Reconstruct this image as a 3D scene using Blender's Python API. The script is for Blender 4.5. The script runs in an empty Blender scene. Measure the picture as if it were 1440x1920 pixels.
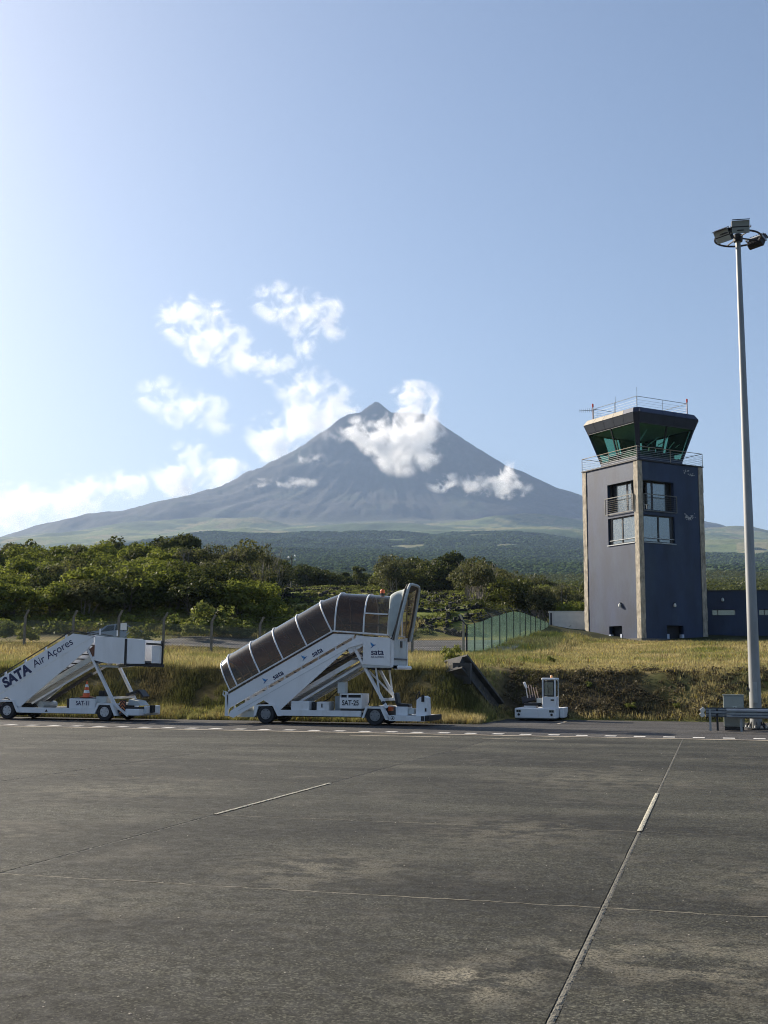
import bpy, bmesh, math, random
import numpy as np
from mathutils import Matrix, Vector
rad = math.radians
random.seed(7)
rng = np.random.default_rng(11)
scn = bpy.context.scene
COL = scn.collection

# ------------------------------------------------------------------ camera, sky, sun, exposure
F, W, H, HC = 2200.0, 1440, 1920, 1.66
YAW, PITCH, ROLL = rad(15.45), rad(8.05), rad(0.35)
CR = Matrix.Rotation(YAW, 3, 'Z') @ Matrix.Rotation(math.pi / 2 + PITCH, 3, 'X') @ Matrix.Rotation(ROLL, 3, 'Z')
cam = bpy.data.cameras.new('camera')
cam.sensor_fit = 'VERTICAL'; cam.sensor_height = 36.0; cam.lens = 36.0 * F / H
cam.clip_start = 0.1; cam.clip_end = 60000
cam_o = bpy.data.objects.new('camera', cam); COL.objects.link(cam_o)
cam_o.matrix_world = Matrix.Translation((0, 0, HC)) @ CR.to_4x4()
scn.camera = cam_o

SUN_AZ, SUN_EL = rad(-67.0), rad(27.0)        # azimuth clockwise from +Y
world = bpy.data.worlds.new("World"); scn.world = world; world.use_nodes = True
nt = world.node_tree
bg = nt.nodes['Background']
sky = nt.nodes.new('ShaderNodeTexSky'); sky.sky_type = 'NISHITA'; sky.sun_disc = False
sky.sun_elevation = SUN_EL; sky.sun_rotation = SUN_AZ
sky.air_density = 1.0; sky.dust_density = 2.3; sky.ozone_density = 3.0; sky.altitude = 20
nt.links.new(sky.outputs[0], bg.inputs[0]); bg.inputs[1].default_value = 0.064
sun = bpy.data.lights.new('sun', 'SUN'); sun.energy = 5.0; sun.angle = rad(0.55); sun.color = (1.0, 0.89, 0.74)
sun_o = bpy.data.objects.new('sun', sun); COL.objects.link(sun_o)
SDIR = Vector((math.sin(SUN_AZ) * math.cos(SUN_EL), math.cos(SUN_AZ) * math.cos(SUN_EL), math.sin(SUN_EL)))
sun_o.rotation_euler = SDIR.to_track_quat('Z', 'Y').to_euler(); sun_o.location = (0, 0, 60)
scn.view_settings.view_transform = 'Standard'; scn.view_settings.look = 'None'
scn.view_settings.exposure = 1.12; scn.view_settings.gamma = 1.0; scn.view_settings.use_curve_mapping = False
scn.render.engine = 'CYCLES'; scn.cycles.filter_width = 1.05
scn.cycles.use_denoising = True; scn.cycles.denoising_prefilter = 'FAST'; scn.cycles.denoising_input_passes = 'RGB_ALBEDO_NORMAL'; scn.cycles.denoising_quality = 'HIGH'
scn.cycles.max_bounces = 7; scn.cycles.diffuse_bounces = 3; scn.cycles.glossy_bounces = 3
scn.cycles.transmission_bounces = 4; scn.cycles.transparent_max_bounces = 20; scn.cycles.volume_bounces = 6; scn.cycles.volume_step_rate = 0.12; scn.cycles.volume_max_steps = 512
scn.cycles.use_adaptive_sampling = False

# ------------------------------------------------------------------ small maths
def ray(x, y): return CR @ Vector(((x - W / 2) / F, -(y - H / 2) / F, -1.0))
def atD(x, y, D):
    d = ray(x, y); return Vector((0, 0, HC)) + d * D
def atY(x, y, Y):
    d = ray(x, y); return Vector((0, 0, HC)) + d * (Y / d.y)
AX = np.array([-math.sin(YAW), math.cos(YAW)]); PX = np.array([math.cos(YAW), math.sin(YAW)])

def vnoise(x, y, seed=0):
    xi = np.floor(x).astype(np.int64); yi = np.floor(y).astype(np.int64)
    fx = x - xi; fy = y - yi
    fx = fx * fx * fx * (fx * (fx * 6 - 15) + 10); fy = fy * fy * fy * (fy * (fy * 6 - 15) + 10)
    def h(a, b):
        n = (a * 374761393 + b * 668265263 + seed * 982451653) & 0x7fffffff
        n = ((n ^ (n >> 13)) * 1274126177) & 0x7fffffff
        return ((n ^ (n >> 16)) & 0xffff) / 32767.5 - 1.0
    return (h(xi, yi) * (1 - fx) + h(xi + 1, yi) * fx) * (1 - fy) + (h(xi, yi + 1) * (1 - fx) + h(xi + 1, yi + 1) * fx) * fy
def fbm(x, y, seed=0, o=5, g=0.5):
    a, s, t = 1.0, 0.0, 0.0
    for k in range(o):
        s = s + a * vnoise(x, y, seed + k); t += a; a *= g; x = x * 2.03 + 17.1; y = y * 2.03 + 5.3
    return s / t
def sst(a, b, x):
    t = np.clip((x - a) / (b - a), 0, 1); return t * t * (3 - 2 * t)

# ------------------------------------------------------------------ materials
MATS = {}
def N(nt, t, **kw):
    n = nt.nodes.new('ShaderNode' + t)
    for k, v in kw.items(): setattr(n, k, v)
    return n
def pm(name, c, rough=.6, metal=0., var=.15, scale=6., bump=0., bscale=40., spec=.5, streak=0., coat=0., dirt=None, dirt_amt=0., alpha=1., rnd=0.):
    """Principled paint / concrete / steel with two scales of noise in its colour."""
    if name in MATS: return MATS[name]
    m = bpy.data.materials.new(name); m.use_nodes = True; t = m.node_tree; L = t.links.new
    b = t.nodes['Principled BSDF']; b.inputs['Roughness'].default_value = rough; b.inputs['Metallic'].default_value = metal
    b.inputs['Specular IOR Level'].default_value = spec; b.inputs['Coat Weight'].default_value = coat; b.inputs['Alpha'].default_value = alpha
    tc = N(t, 'TexCoord')
    n1 = N(t, 'TexNoise'); n1.inputs['Scale'].default_value = scale; n1.inputs['Detail'].default_value = 6; n1.inputs['Roughness'].default_value = .65
    src = tc.outputs['Object']
    if streak:
        mp = N(t, 'Mapping'); mp.inputs['Scale'].default_value = (1, 1, 1.0 / streak); L(src, mp.inputs[0]); src = mp.outputs[0]
    L(src, n1.inputs['Vector'])
    r = N(t, 'MapRange'); r.inputs[1].default_value = .3; r.inputs[2].default_value = .7
    r.inputs[3].default_value = 1 - var; r.inputs[4].default_value = 1 + var; L(n1.outputs[0], r.inputs[0])
    v = r.outputs[0]
    if rnd:
        oi = N(t, 'ObjectInfo'); rr = N(t, 'MapRange'); rr.inputs[3].default_value = 1 - rnd; rr.inputs[4].default_value = 1 + rnd
        L(oi.outputs['Random'], rr.inputs[0]); mm = N(t, 'Math', operation='MULTIPLY'); L(v, mm.inputs[0]); L(rr.outputs[0], mm.inputs[1]); v = mm.outputs[0]
    vm = N(t, 'VectorMath', operation='SCALE'); vm.inputs[0].default_value = c; L(v, vm.inputs['Scale'])
    out = vm.outputs[0]
    if dirt:
        n2 = N(t, 'TexNoise'); n2.inputs['Scale'].default_value = scale * .6; n2.inputs['Detail'].default_value = 8; n2.inputs['Roughness'].default_value = .7
        L(src, n2.inputs['Vector'])
        r2 = N(t, 'MapRange'); r2.inputs[1].default_value = .5; r2.inputs[2].default_value = .72; r2.inputs[4].default_value = dirt_amt; L(n2.outputs[0], r2.inputs[0])
        mx = N(t, 'Mix', data_type='RGBA'); mx.inputs[7].default_value = (*dirt, 1); L(r2.outputs[0], mx.inputs[0]); L(out, mx.inputs[6]); out = mx.outputs[2]
    L(out, b.inputs['Base Color'])
    if bump:
        nb = N(t, 'TexNoise'); nb.inputs['Scale'].default_value = bscale; nb.inputs['Detail'].default_value = 5; L(tc.outputs['Object'], nb.inputs['Vector'])
        bp = N(t, 'Bump'); bp.inputs['Strength'].default_value = bump; bp.inputs['Distance'].default_value = .02; L(nb.outputs[0], bp.inputs['Height']); L(bp.outputs[0], b.inputs['Normal'])
    MATS[name] = m; return m
def glass(name, tint, transp=.7, rough=.03, body=(0, 0, 0), body_amt=0.0, ior=1.5):
    m = bpy.data.materials.new(name); m.use_nodes = True; t = m.node_tree; L = t.links.new
    t.nodes.remove(t.nodes['Principled BSDF']); o = t.nodes['Material Output']
    tr = N(t, 'BsdfTransparent'); tr.inputs[0].default_value = (*tint, 1)
    gl = N(t, 'BsdfGlossy'); gl.inputs['Roughness'].default_value = rough; gl.inputs[0].default_value = (.9, .95, .95, 1)
    lw = N(t, 'LayerWeight'); lw.inputs[0].default_value = .5; pw = N(t, 'Math', operation='POWER'); L(lw.outputs['Facing'], pw.inputs[0]); pw.inputs[1].default_value = 4.0
    fr = N(t, 'MapRange'); r0 = ((ior - 1) / (ior + 1)) ** 2 * 1.5; fr.inputs[3].default_value = r0; fr.inputs[4].default_value = .9; L(pw.outputs[0], fr.inputs[0])
    nz = N(t, 'TexNoise'); nz.inputs['Scale'].default_value = 1.3; tc = N(t, 'TexCoord'); L(tc.outputs['Object'], nz.inputs['Vector'])
    bp = N(t, 'Bump'); bp.inputs['Strength'].default_value = .04; L(nz.outputs[0], bp.inputs['Height']); L(bp.outputs[0], gl.inputs['Normal'])
    df = N(t, 'BsdfDiffuse'); df.inputs[0].default_value = (*body, 1)
    tl = N(t, 'BsdfTranslucent'); tl.inputs[0].default_value = (*body, 1)
    ad = N(t, 'MixShader'); ad.inputs[0].default_value = .5; L(df.outputs[0], ad.inputs[1]); L(tl.outputs[0], ad.inputs[2])
    m1 = N(t, 'MixShader'); m1.inputs[0].default_value = body_amt; L(tr.outputs[0], m1.inputs[1]); L(ad.outputs[0], m1.inputs[2])
    m2 = N(t, 'MixShader'); L(fr.outputs[0], m2.inputs[0]); L(m1.outputs[0], m2.inputs[1]); L(gl.outputs[0], m2.inputs[2]); L(m2.outputs[0], o.inputs[0])
    MATS[name] = m; return m
def leafmat(name, c1, c2, trans=.35, scale=.5, attr=None, gloss=.015):
    m = bpy.data.materials.new(name); m.use_nodes = True; t = m.node_tree; L = t.links.new
    t.nodes.remove(t.nodes['Principled BSDF']); o = t.nodes['Material Output']
    if attr:
        a = N(t, 'Attribute'); a.attribute_name = attr; src = a.outputs['Color']
    else:
        oi = N(t, 'ObjectInfo'); g = N(t, 'NewGeometry'); tc = N(t, 'TexCoord')
        n = N(t, 'TexNoise'); n.inputs['Scale'].default_value = scale; n.inputs['Detail'].default_value = 3; L(tc.outputs['Object'], n.inputs['Vector'])
        ad = N(t, 'Math', operation='ADD'); L(g.outputs['Random Per Island'], ad.inputs[0]); L(n.outputs[0], ad.inputs[1])
        a2 = N(t, 'Math', operation='ADD'); L(ad.outputs[0], a2.inputs[0]); L(oi.outputs['Random'], a2.inputs[1])
        r = N(t, 'MapRange'); r.inputs[1].default_value = .5; r.inputs[2].default_value = 2.1; L(a2.outputs[0], r.inputs[0])
        mx = N(t, 'Mix', data_type='RGBA'); mx.inputs[6].default_value = (*c1, 1); mx.inputs[7].default_value = (*c2, 1); L(r.outputs[0], mx.inputs[0]); src = mx.outputs[2]
    d = N(t, 'BsdfDiffuse'); tl = N(t, 'BsdfTranslucent'); gl = N(t, 'BsdfGlossy'); gl.inputs['Roughness'].default_value = .45; gl.inputs[0].default_value = (.8, .8, .8, 1)
    L(src, d.inputs[0]); L(src, tl.inputs[0])
    ms = N(t, 'MixShader'); ms.inputs[0].default_value = trans; L(d.outputs[0], ms.inputs[1]); L(tl.outputs[0], ms.inputs[2])
    mg = N(t, 'MixShader'); mg.inputs[0].default_value = gloss; L(ms.outputs[0], mg.inputs[1]); L(gl.outputs[0], mg.inputs[2]); L(mg.outputs[0], o.inputs[0])
    MATS[name] = m; return m

white = pm('white_paint', (.78, .79, .80), .42, var=.05, scale=2.5, dirt=(.36, .29, .21), dirt_amt=.45, streak=3)
white_clean = pm('white_panel', (.82, .83, .84), .45, var=.03, scale=1.5, dirt=(.50, .46, .40), dirt_amt=.30, streak=4)
greyw = pm('grey_white', (.52, .55, .54), .5, var=.08, scale=4)
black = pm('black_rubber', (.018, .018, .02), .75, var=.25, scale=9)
blackp = pm('black_paint', (.015, .016, .02), .4, var=.2, scale=5)
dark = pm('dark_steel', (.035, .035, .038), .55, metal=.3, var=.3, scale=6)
steel = pm('galvanised_steel', (.34, .36, .37), .45, metal=.55, var=.22, scale=3, streak=3)
galv = pm('zinc_rail', (.30, .33, .36), .38, metal=.75, var=.18, scale=3)
rim = pm('wheel_rim', (.55, .56, .57), .4, metal=.2, var=.15, scale=9, dirt=(.15, .12, .1), dirt_amt=.6)
rimdark = pm('dark_rim', (.22, .23, .24), .45, metal=.2, var=.2, scale=9)
tread = pm('stair_tread', (.10, .10, .105), .7, var=.3, scale=8)
orange = pm('orange_plastic', (.75, .13, .03), .45, var=.12, scale=9)
blue_ink = pm('blue_print', (.02, .09, .30), .45, var=.05)
sky_ink = pm('light_blue_print', (.05, .25, .55), .45, var=.05)
navy_ink = pm('navy_print', (.014, .022, .085), .5, var=.05)
navy = pm('navy_render', (.014, .030, .074), .5, var=.35, scale=.8, bump=.25, bscale=9, streak=2.5, dirt=(.044, .080, .122), dirt_amt=.5, spec=.42)
navyd = pm('navy_metal', (.014, .022, .05), .5, var=.2, scale=1)
concrete = pm('raw_concrete', (.40, .355, .28), .85, var=.45, scale=3.2, bump=1.0, bscale=9, dirt=(.11, .09, .07), dirt_amt=.75, streak=2)
cream = pm('pale_render', (.66, .65, .61), .8, var=.1, scale=1.2, dirt=(.3, .3, .28), dirt_amt=.35)
postc = pm('post_concrete', (.17, .16, .14), .9, var=.3, scale=5, bump=.4)
postl = pm('post_pale', (.40, .36, .28), .8, var=.2, scale=5)
chute_m = pm('old_concrete', (.062, .062, .060), .9, var=.4, scale=1.6, bump=.6, bscale=14, dirt=(.03, .03, .025), dirt_amt=.6)
lava = pm('lava_stone', (.030, .028, .027), .9, var=.5, scale=1.2, bump=.8, bscale=10, dirt=(.06, .07, .03), dirt_amt=.7, rnd=.25)
wood = pm('bark', (.11, .095, .08), .9, var=.35, scale=3, bump=.5)
barkp = pm('pale_bark', (.22, .195, .165), .9, var=.3, scale=3, bump=.4)
polew = pm('pole_wood', (.10, .10, .085), .85, var=.25, scale=3)
redp = pm('red_lamp', (.6, .04, .02), .35, var=.05)
cabg = pm('cabinet_grey', (.25, .28, .26), .5, var=.08, scale=2.5, dirt=(.14, .13, .11), dirt_amt=.4)
paintw = pm('road_paint', (.62, .60, .55), .7, var=.25, scale=5, dirt=(.10, .095, .085), dirt_amt=.75)
paints = pm('road_line', (.42, .36, .27), .75, var=.3, scale=3, dirt=(.09, .085, .075), dirt_amt=.8)
fabric = pm('hood_fabric', (.38, .42, .40), .75, var=.12, scale=4, bump=.6, bscale=7)
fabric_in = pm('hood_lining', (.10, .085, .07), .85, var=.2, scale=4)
carp = pm('car_paint', (.35, .38, .40), .25, metal=.5, var=.03, coat=.6)
carw = pm('car_white', (.72, .73, .73), .3, var=.03, coat=.6)
seatm = pm('seat_vinyl', (.02, .02, .022), .5, var=.15)
dkrec = pm('dark_recess', (.02, .022, .028), .8, var=.2)
inter = pm('room_inside', (.09, .085, .075), .8, var=.15)
blindm = pm('pale_blind', (.45, .47, .45), .7, var=.06, scale=2)
lampglass = pm('lamp_lens', (.30, .33, .31), .15, var=.08, scale=5)
polyc = glass('smoked_canopy', (.24, .165, .095), rough=.16, body=(.13, .10, .065), body_amt=.24, ior=1.4)
polyl = glass('clear_canopy', (.52, .48, .40), rough=.1, body=(.12, .115, .10), body_amt=.25, ior=1.35)
cabglass = glass('green_glass', (.42, .66, .56), rough=.02, body=(.05, .15, .11), body_amt=.10)
winglass = glass('window_glass', (.45, .52, .52), rough=.16, body=(.22, .25, .26), body_amt=.12, ior=2.3)
carglass = glass('car_glass', (.25, .3, .3), rough=.02, ior=1.6)

# ------------------------------------------------------------------ mesh builder
class MB:
    def __init__(s): s.v = []; s.f = []
    def add(s, v, f):
        o = len(s.v); s.v += [tuple(p) for p in v]; s.f += [tuple(i + o for i in q) for q in f]; return s
    def box(s, a, b, m=None):
        x0, y0, z0 = [min(a[i], b[i]) for i in range(3)]; x1, y1, z1 = [max(a[i], b[i]) for i in range(3)]
        v = [(x0, y0, z0), (x1, y0, z0), (x1, y1, z0), (x0, y1, z0), (x0, y0, z1), (x1, y0, z1), (x1, y1, z1), (x0, y1, z1)]
        if m is not None: v = [m @ Vector(p) for p in v]
        return s.add(v, [(0, 3, 2, 1), (4, 5, 6, 7), (0, 1, 5, 4), (1, 2, 6, 5), (2, 3, 7, 6), (3, 0, 4, 7)])
    def beam(s, p, q, w, h, up=(0, 1, 0)):
        """rectangular bar from p to q; h measured along UP, w across"""
        p, q = Vector(p), Vector(q); d = (q - p).normalized(); u = Vector(up); u = (u - d * u.dot(d))
        if u.length < 1e-4: u = Vector((1, 0, 0)); u = u - d * u.dot(d)
        u.normalize(); r = d.cross(u); v = []
        for c in (p, q):
            for a, b in ((-1, -1), (1, -1), (1, 1), (-1, 1)): v.append(c + r * (a * w / 2) + u * (b * h / 2))
        return s.add(v, [(3, 2, 1, 0), (4, 5, 6, 7), (0, 1, 5, 4), (1, 2, 6, 5), (2, 3, 7, 6), (3, 0, 4, 7)])
    def tube(s, pts, r, n=8, caps=True, closed=False):
        pts = [Vector(p) for p in pts]; rs = r if isinstance(r, (list, tuple)) else [r] * len(pts); o = len(s.v); k = len(pts)
        pu = None
        for i, p in enumerate(pts):
            a = pts[(i - 1) % k] if (i or closed) else p; b = pts[(i + 1) % k] if (i < k - 1 or closed) else p
            d = (b - a).normalized()
            u = pu - d * pu.dot(d) if pu is not None else d.orthogonal()
            u.normalize(); pu = u; w = d.cross(u)
            for j in range(n):
                t = 2 * math.pi * j / n; s.v.append(tuple(p + (u * math.cos(t) + w * math.sin(t)) * rs[i]))
        for i in range(k if closed else k - 1):
            i2 = (i + 1) % k
            for j in range(n): s.f.append((o + i * n + j, o + i * n + (j + 1) % n, o + i2 * n + (j + 1) % n, o + i2 * n + j))
        if caps and not closed:
            s.f.append(tuple(o + j for j in reversed(range(n)))); s.f.append(tuple(o + (k - 1) * n + j for j in range(n)))
        return s
    def lathe(s, prof, n=24, axis='Z', c=(0, 0, 0), caps=True):
        o = len(s.v)
        for r, h in prof:
            for j in range(n):
                t = 2 * math.pi * j / n; a, b = r * math.cos(t), r * math.sin(t)
                p = (a, b, h) if axis == 'Z' else ((a, h, b) if axis == 'Y' else (h, a, b))
                s.v.append((p[0] + c[0], p[1] + c[1], p[2] + c[2]))
        for i in range(len(prof) - 1):
            for j in range(n): s.f.append((o + i * n + j, o + i * n + (j + 1) % n, o + (i + 1) * n + (j + 1) % n, o + (i + 1) * n + j))
        if caps: s.f.append(tuple(o + j for j in range(n))); s.f.append(tuple(o + (len(prof) - 1) * n + j for j in range(n)))
        return s
    def prism(s, poly, y0, y1, plane='XZ'):
        """polygon in XZ (or XY / YZ) extruded between y0 and y1"""
        n = len(poly)
        def P(a, b, c): return (a, c, b) if plane == 'XZ' else ((a, b, c) if plane == 'XY' else (c, a, b))
        v = [P(a, b, y0) for a, b in poly] + [P(a, b, y1) for a, b in poly]
        f = [tuple(range(n)), tuple(range(2 * n - 1, n - 1, -1))] + [(i, i + n, (i + 1) % n + n, (i + 1) % n) for i in range(n)]
        return s.add(v, f)
    def mesh(s, name, m, smooth=False, bevel=0):
        me = bpy.data.meshes.new(name); me.from_pydata(s.v, [], s.f)
        bm = bmesh.new(); bm.from_mesh(me); bmesh.ops.recalc_face_normals(bm, faces=bm.faces)
        if bevel:
            bmesh.ops.bevel(bm, geom=[e for e in bm.edges if e.is_manifold and e.calc_face_angle(0) > .5], offset=bevel, segments=1, affect='EDGES', clamp_overlap=True)
        bm.to_mesh(me); bm.free()
        me.materials.append(m)
        if smooth:
            me.polygons.foreach_set('use_smooth', [True] * len(me.polygons))
            me.set_sharp_from_angle(angle=rad(40))
        return me
    def build(s, name, m, parent=None, smooth=False, bevel=0, loc=None):
        o = bpy.data.objects.new(name, s.mesh(name, m, smooth, bevel)); COL.objects.link(o)
        if parent is not None: o.parent = parent
        if loc is not None: o.location = loc
        return o
def npmesh(name, V, Fq, m, parent=None, smooth=False):
    """fast mesh from numpy: V (n,3), Fq (k,3|4)"""
    me = bpy.data.meshes.new(name); k = Fq.shape[1]
    me.vertices.add(len(V)); me.vertices.foreach_set('co', np.ascontiguousarray(V, dtype=np.float32).ravel())
    me.loops.add(Fq.size); me.loops.foreach_set('vertex_index', np.ascontiguousarray(Fq, dtype=np.int32).ravel())
    me.polygons.add(len(Fq)); me.polygons.foreach_set('loop_start', np.arange(0, Fq.size, k, dtype=np.int32))
    me.update(calc_edges=True); me.validate()
    if smooth: me.polygons.foreach_set('use_smooth', np.ones(len(me.polygons), dtype=bool))
    me.materials.append(m)
    o = bpy.data.objects.new(name, me)
    return o
def link(o, parent=None):
    COL.objects.link(o)
    if parent is not None: o.parent = parent
    return o
def vcol(o, name, C):
    a = o.data.color_attributes.new(name, 'FLOAT_COLOR', 'POINT')
    a.data.foreach_set('color', np.concatenate([C, np.ones((len(C), 1))], 1).astype(np.float32).ravel())
def tag(o, label=None, cat=None, group=None, kind=None):
    if label: o['label'] = label
    if cat: o['category'] = cat
    if group: o['group'] = group
    if kind: o['kind'] = kind
    return o
def thing(name, label, cat, loc=(0, 0, 0), rz=0., group=None):
    o = bpy.data.objects.new(name, None); COL.objects.link(o); o.location = loc; o.rotation_euler = (0, 0, rz); o.empty_display_size = .2
    return tag(o, label, cat, group)
def copy_tree(o, parent=None):
    c = o.copy(); COL.objects.link(c); c.parent = parent
    for ch in list(o.children): copy_tree(ch, c)
    return c
def text(body, size, m, parent, mtx, name='lettering', shear=0., bold=0., xs=1., thick=.003, align='CENTER'):
    cu = bpy.data.curves.new('txt', 'FONT'); cu.body = body; cu.size = size; cu.shear = shear; cu.extrude = thick; cu.offset = bold
    cu.align_x = align; cu.align_y = 'CENTER'
    t = bpy.data.objects.new('txt', cu); COL.objects.link(t)
    bpy.context.view_layer.update()
    me = bpy.data.meshes.new_from_object(t.evaluated_get(bpy.context.evaluated_depsgraph_get()))
    bpy.data.objects.remove(t); bpy.data.curves.remove(cu)
    me.transform(mtx @ Matrix.Diagonal((xs, 1, 1, 1)))
    me.materials.clear(); me.materials.append(m)
    o = bpy.data.objects.new(name, me); COL.objects.link(o); o.parent = parent; return o
def face_mtx(x, y, z, ang=0.):
    """text lying in a plane that faces -Y, its baseline rising by ANG"""
    e = Vector((math.cos(ang), 0, math.sin(ang))); u = Vector((-math.sin(ang), 0, math.cos(ang))); n = Vector((0, -1, 0))
    M = Matrix((e, u, n)).transposed().to_4x4(); M.translation = (x, y, z); return M

# ------------------------------------------------------------------ terrain
NEAR_A = [(43.0, -.02), (43.6, .12), (44.6, .40), (47.0, 2.0), (58, 2.5), (70, 3.05), (73.5, 3.25), (83, 4.25), (90, 4.7)]
NEAR_B = [(49.3, -.02), (49.7, .10), (52.2, 1.95), (58, 2.4), (70, 3.0), (87, 4.18), (96, 4.3), (110, 5.0)]
COLS = [-900, 0, 300, 460, 535, 700, 800, 900, 1000, 1090, 1250, 1440, 2600]
MID = {  # ground height past the airfield
    -900: [(110, 8), (150, 13), (190, 14), (260, 17), (400, 30)],
    0: [(110, 8.2), (150, 14.2), (190, 14.5), (260, 17), (400, 30)],
    300: [(110, 8.2), (150, 14.5), (190, 14.5), (260, 17), (400, 30)],
    460: [(110, 7.6), (150, 12.8), (190, 13.5), (260, 17), (400, 30)],
    535: [(110, 7.4), (150, 11.8), (200, 16.8), (260, 20.0), (400, 30)],
    700: [(110, 7.4), (150, 11.8), (200, 16.8), (260, 20.0), (400, 30)],
    800: [(110, 8.0), (150, 12.2), (200, 16.0), (260, 18), (400, 30)],
    900: [(110, 8.0), (150, 12.2), (200, 15.5), (260, 18), (400, 30)],
    1000: [(115, 6.5), (150, 10.2), (200, 13.0), (260, 17), (400, 30)],
    1090: [(115, 6.0), (150, 9.0), (200, 12.5), (260, 16), (400, 30)],
    1250: [(115, 5.5), (150, 7.5), (200, 12), (260, 16), (400, 30)],
    1440: [(115, 5.5), (150, 7.5), (200, 12), (260, 16), (400, 30)],
    2600: [(115, 5.5), (150, 7.5), (200, 12), (260, 16), (400, 30)]}
FLANK = [(400, 30), (600, 46), (1000, 83), (1500, 134), (2200, 215), (3000, 315), (4000, 446), (5000, 590), (6000, 745), (7000, 905), (7600, 1015), (8200, 1130), (9500, 1190), (14500, 1150), (30000, 900)]
CONE = [(0, 2290), (360, 2290), (430, 2255), (520, 2185), (795, 2002), (1138, 1800), (1260, 1768), (1507, 1636), (1676, 1580), (1876, 1508), (2430, 1372), (2737, 1318), (3075, 1240), (3600, 1060), (4500, 800), (7000, 250), (40000, -4000)]
def interp(tab, x):
    a = np.array(tab); return np.interp(x, a[:, 0], a[:, 1])
DPK = 10150.0
PK = np.array([0, 0.]) + AX * DPK + PX * ((727 - 720) / F * DPK)
PIQ = AX * (DPK - 150) + PX * ((704 - 720) / F * DPK)
def terrain(X, Y):
    X = np.asarray(X, float); Y = np.asarray(Y, float)
    D = X * AX[0] + Y * AX[1]; R = X * PX[0] + Y * PX[1]
    px = np.clip(720 + F * R / np.maximum(D, 1.0), -900, 2600)
    # near banks
    wx = fbm(X * .35, Y * .05, 3, 2) * .35
    k = sst(-10.4, -8.0, X + wx * .6)
    jit = fbm(X * .5, Y * .5, 5, 3) * .25
    za = interp(NEAR_A, Y + jit * sst(43, 44, Y)) + sst(60, 72, Y) * sst(-24, -44, X) * .62
    zb = interp(NEAR_B, Y + jit * sst(49.3, 50.0, Y))
    z1 = za * (1 - k) + zb * k
    # beyond
    t = D
    zm = np.zeros_like(t); tabs = [interp(MID[c], t) for c in COLS]
    for i in range(len(COLS) - 1):
        a, b = COLS[i], COLS[i + 1]; w = (px - a) / (b - a); sel = (px >= a) & (px <= b); w = w * w * (3 - 2 * w)
        zm = np.where(sel, tabs[i] * (1 - w) + tabs[i + 1] * w, zm)
    fl = interp(FLANK, t) * (1 - (.13 * sst(500, -100, px) + .07 * sst(1050, 1250, px)) * sst(1500, 5000, t))
    fl = fl + fbm(X / 900., Y / 900., 21, 6) * 60 * sst(900, 4500, t) + fbm(X / 260., Y / 260., 25, 4) * 9 * sst(300, 1500, t) + np.where(t > 4200, fbm(X / 1500., Y / 700., 33, 3) * 50, 0)
    zm = np.where(t > 400, fl, zm)
    b = sst(86, 104, .5 * (Y + D))
    z = z1 * (1 - b) + zm * b
    z = z + fbm(X * .22, Y * .22, 9, 4) * .16 * sst(46, 52, Y) * sst(-.0, .4, z)
    # the volcano
    dx = (X - PK[0]) * PX[0] + (Y - PK[1]) * PX[1]; dy = (X - PK[0]) * AX[0] + (Y - PK[1]) * AX[1]
    st = np.where(dy < 0, 2.15, 1.3)
    r = np.sqrt(dx ** 2 + (st * dy) ** 2); ang = np.arctan2(dy, dx)
    gul = -np.abs(fbm(np.cos(ang) * 9 + 30, np.sin(ang) * 9 + r / 1500., 41, 5)) * 40 * sst(250, 900, r) * sst(5200, 1500, r)
    gul = gul - np.abs(fbm(np.cos(ang) * 30 + 70, np.sin(ang) * 30 + r / 900., 47, 4)) * 26 * sst(250, 700, r) * sst(3600, 1500, r)
    cone = interp(CONE, r * (1 + .035 * fbm(X / 500., Y / 500., 51, 4))) + gul + fbm(X / 220., Y / 220., 55, 5) * 17
    cone = cone - 60 * sst(320, 120, r) * (1 - .4 * sst(-100, 100, dy))
    rp = np.sqrt(((X - PIQ[0])) ** 2 + ((Y - PIQ[1])) ** 2)
    cone = cone + 112 * np.clip(1 - np.sqrt(rp ** 2 + 18 ** 2) / 135., 0, 1) + 8
    # small parasitic cones on the shoulders
    for pxx, DD, hh, rr in ((322, 9300, 55, 230), (68, 9000, 45, 260), (1000, 7600, 70, 330), (470, 7600, 45, 260), (1390, 7900, 45, 300)):
        c = AX * DD + PX * ((pxx - 720) / F * DD); cone_r = np.sqrt((X - c[0]) ** 2 + (Y - c[1]) ** 2)
        bump = hh * np.exp(-(cone_r / rr) ** 2); z = z + bump; cone = cone + bump
    h = np.clip(.5 + .5 * (cone - z) / 60., 0, 1)
    return np.where(t > 2500, z * (1 - h) + cone * h + 60 * h * (1 - h), z)
def gz(x, y): return float(terrain(np.array([x]), np.array([y]))[0])
def on_ground(px, D, dz=0.):
    """ground point in the column px at axis distance D"""
    p = AX * D + PX * ((px - 720) / F * D); return Vector((p[0], p[1], gz(p[0], p[1]) + dz))

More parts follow.
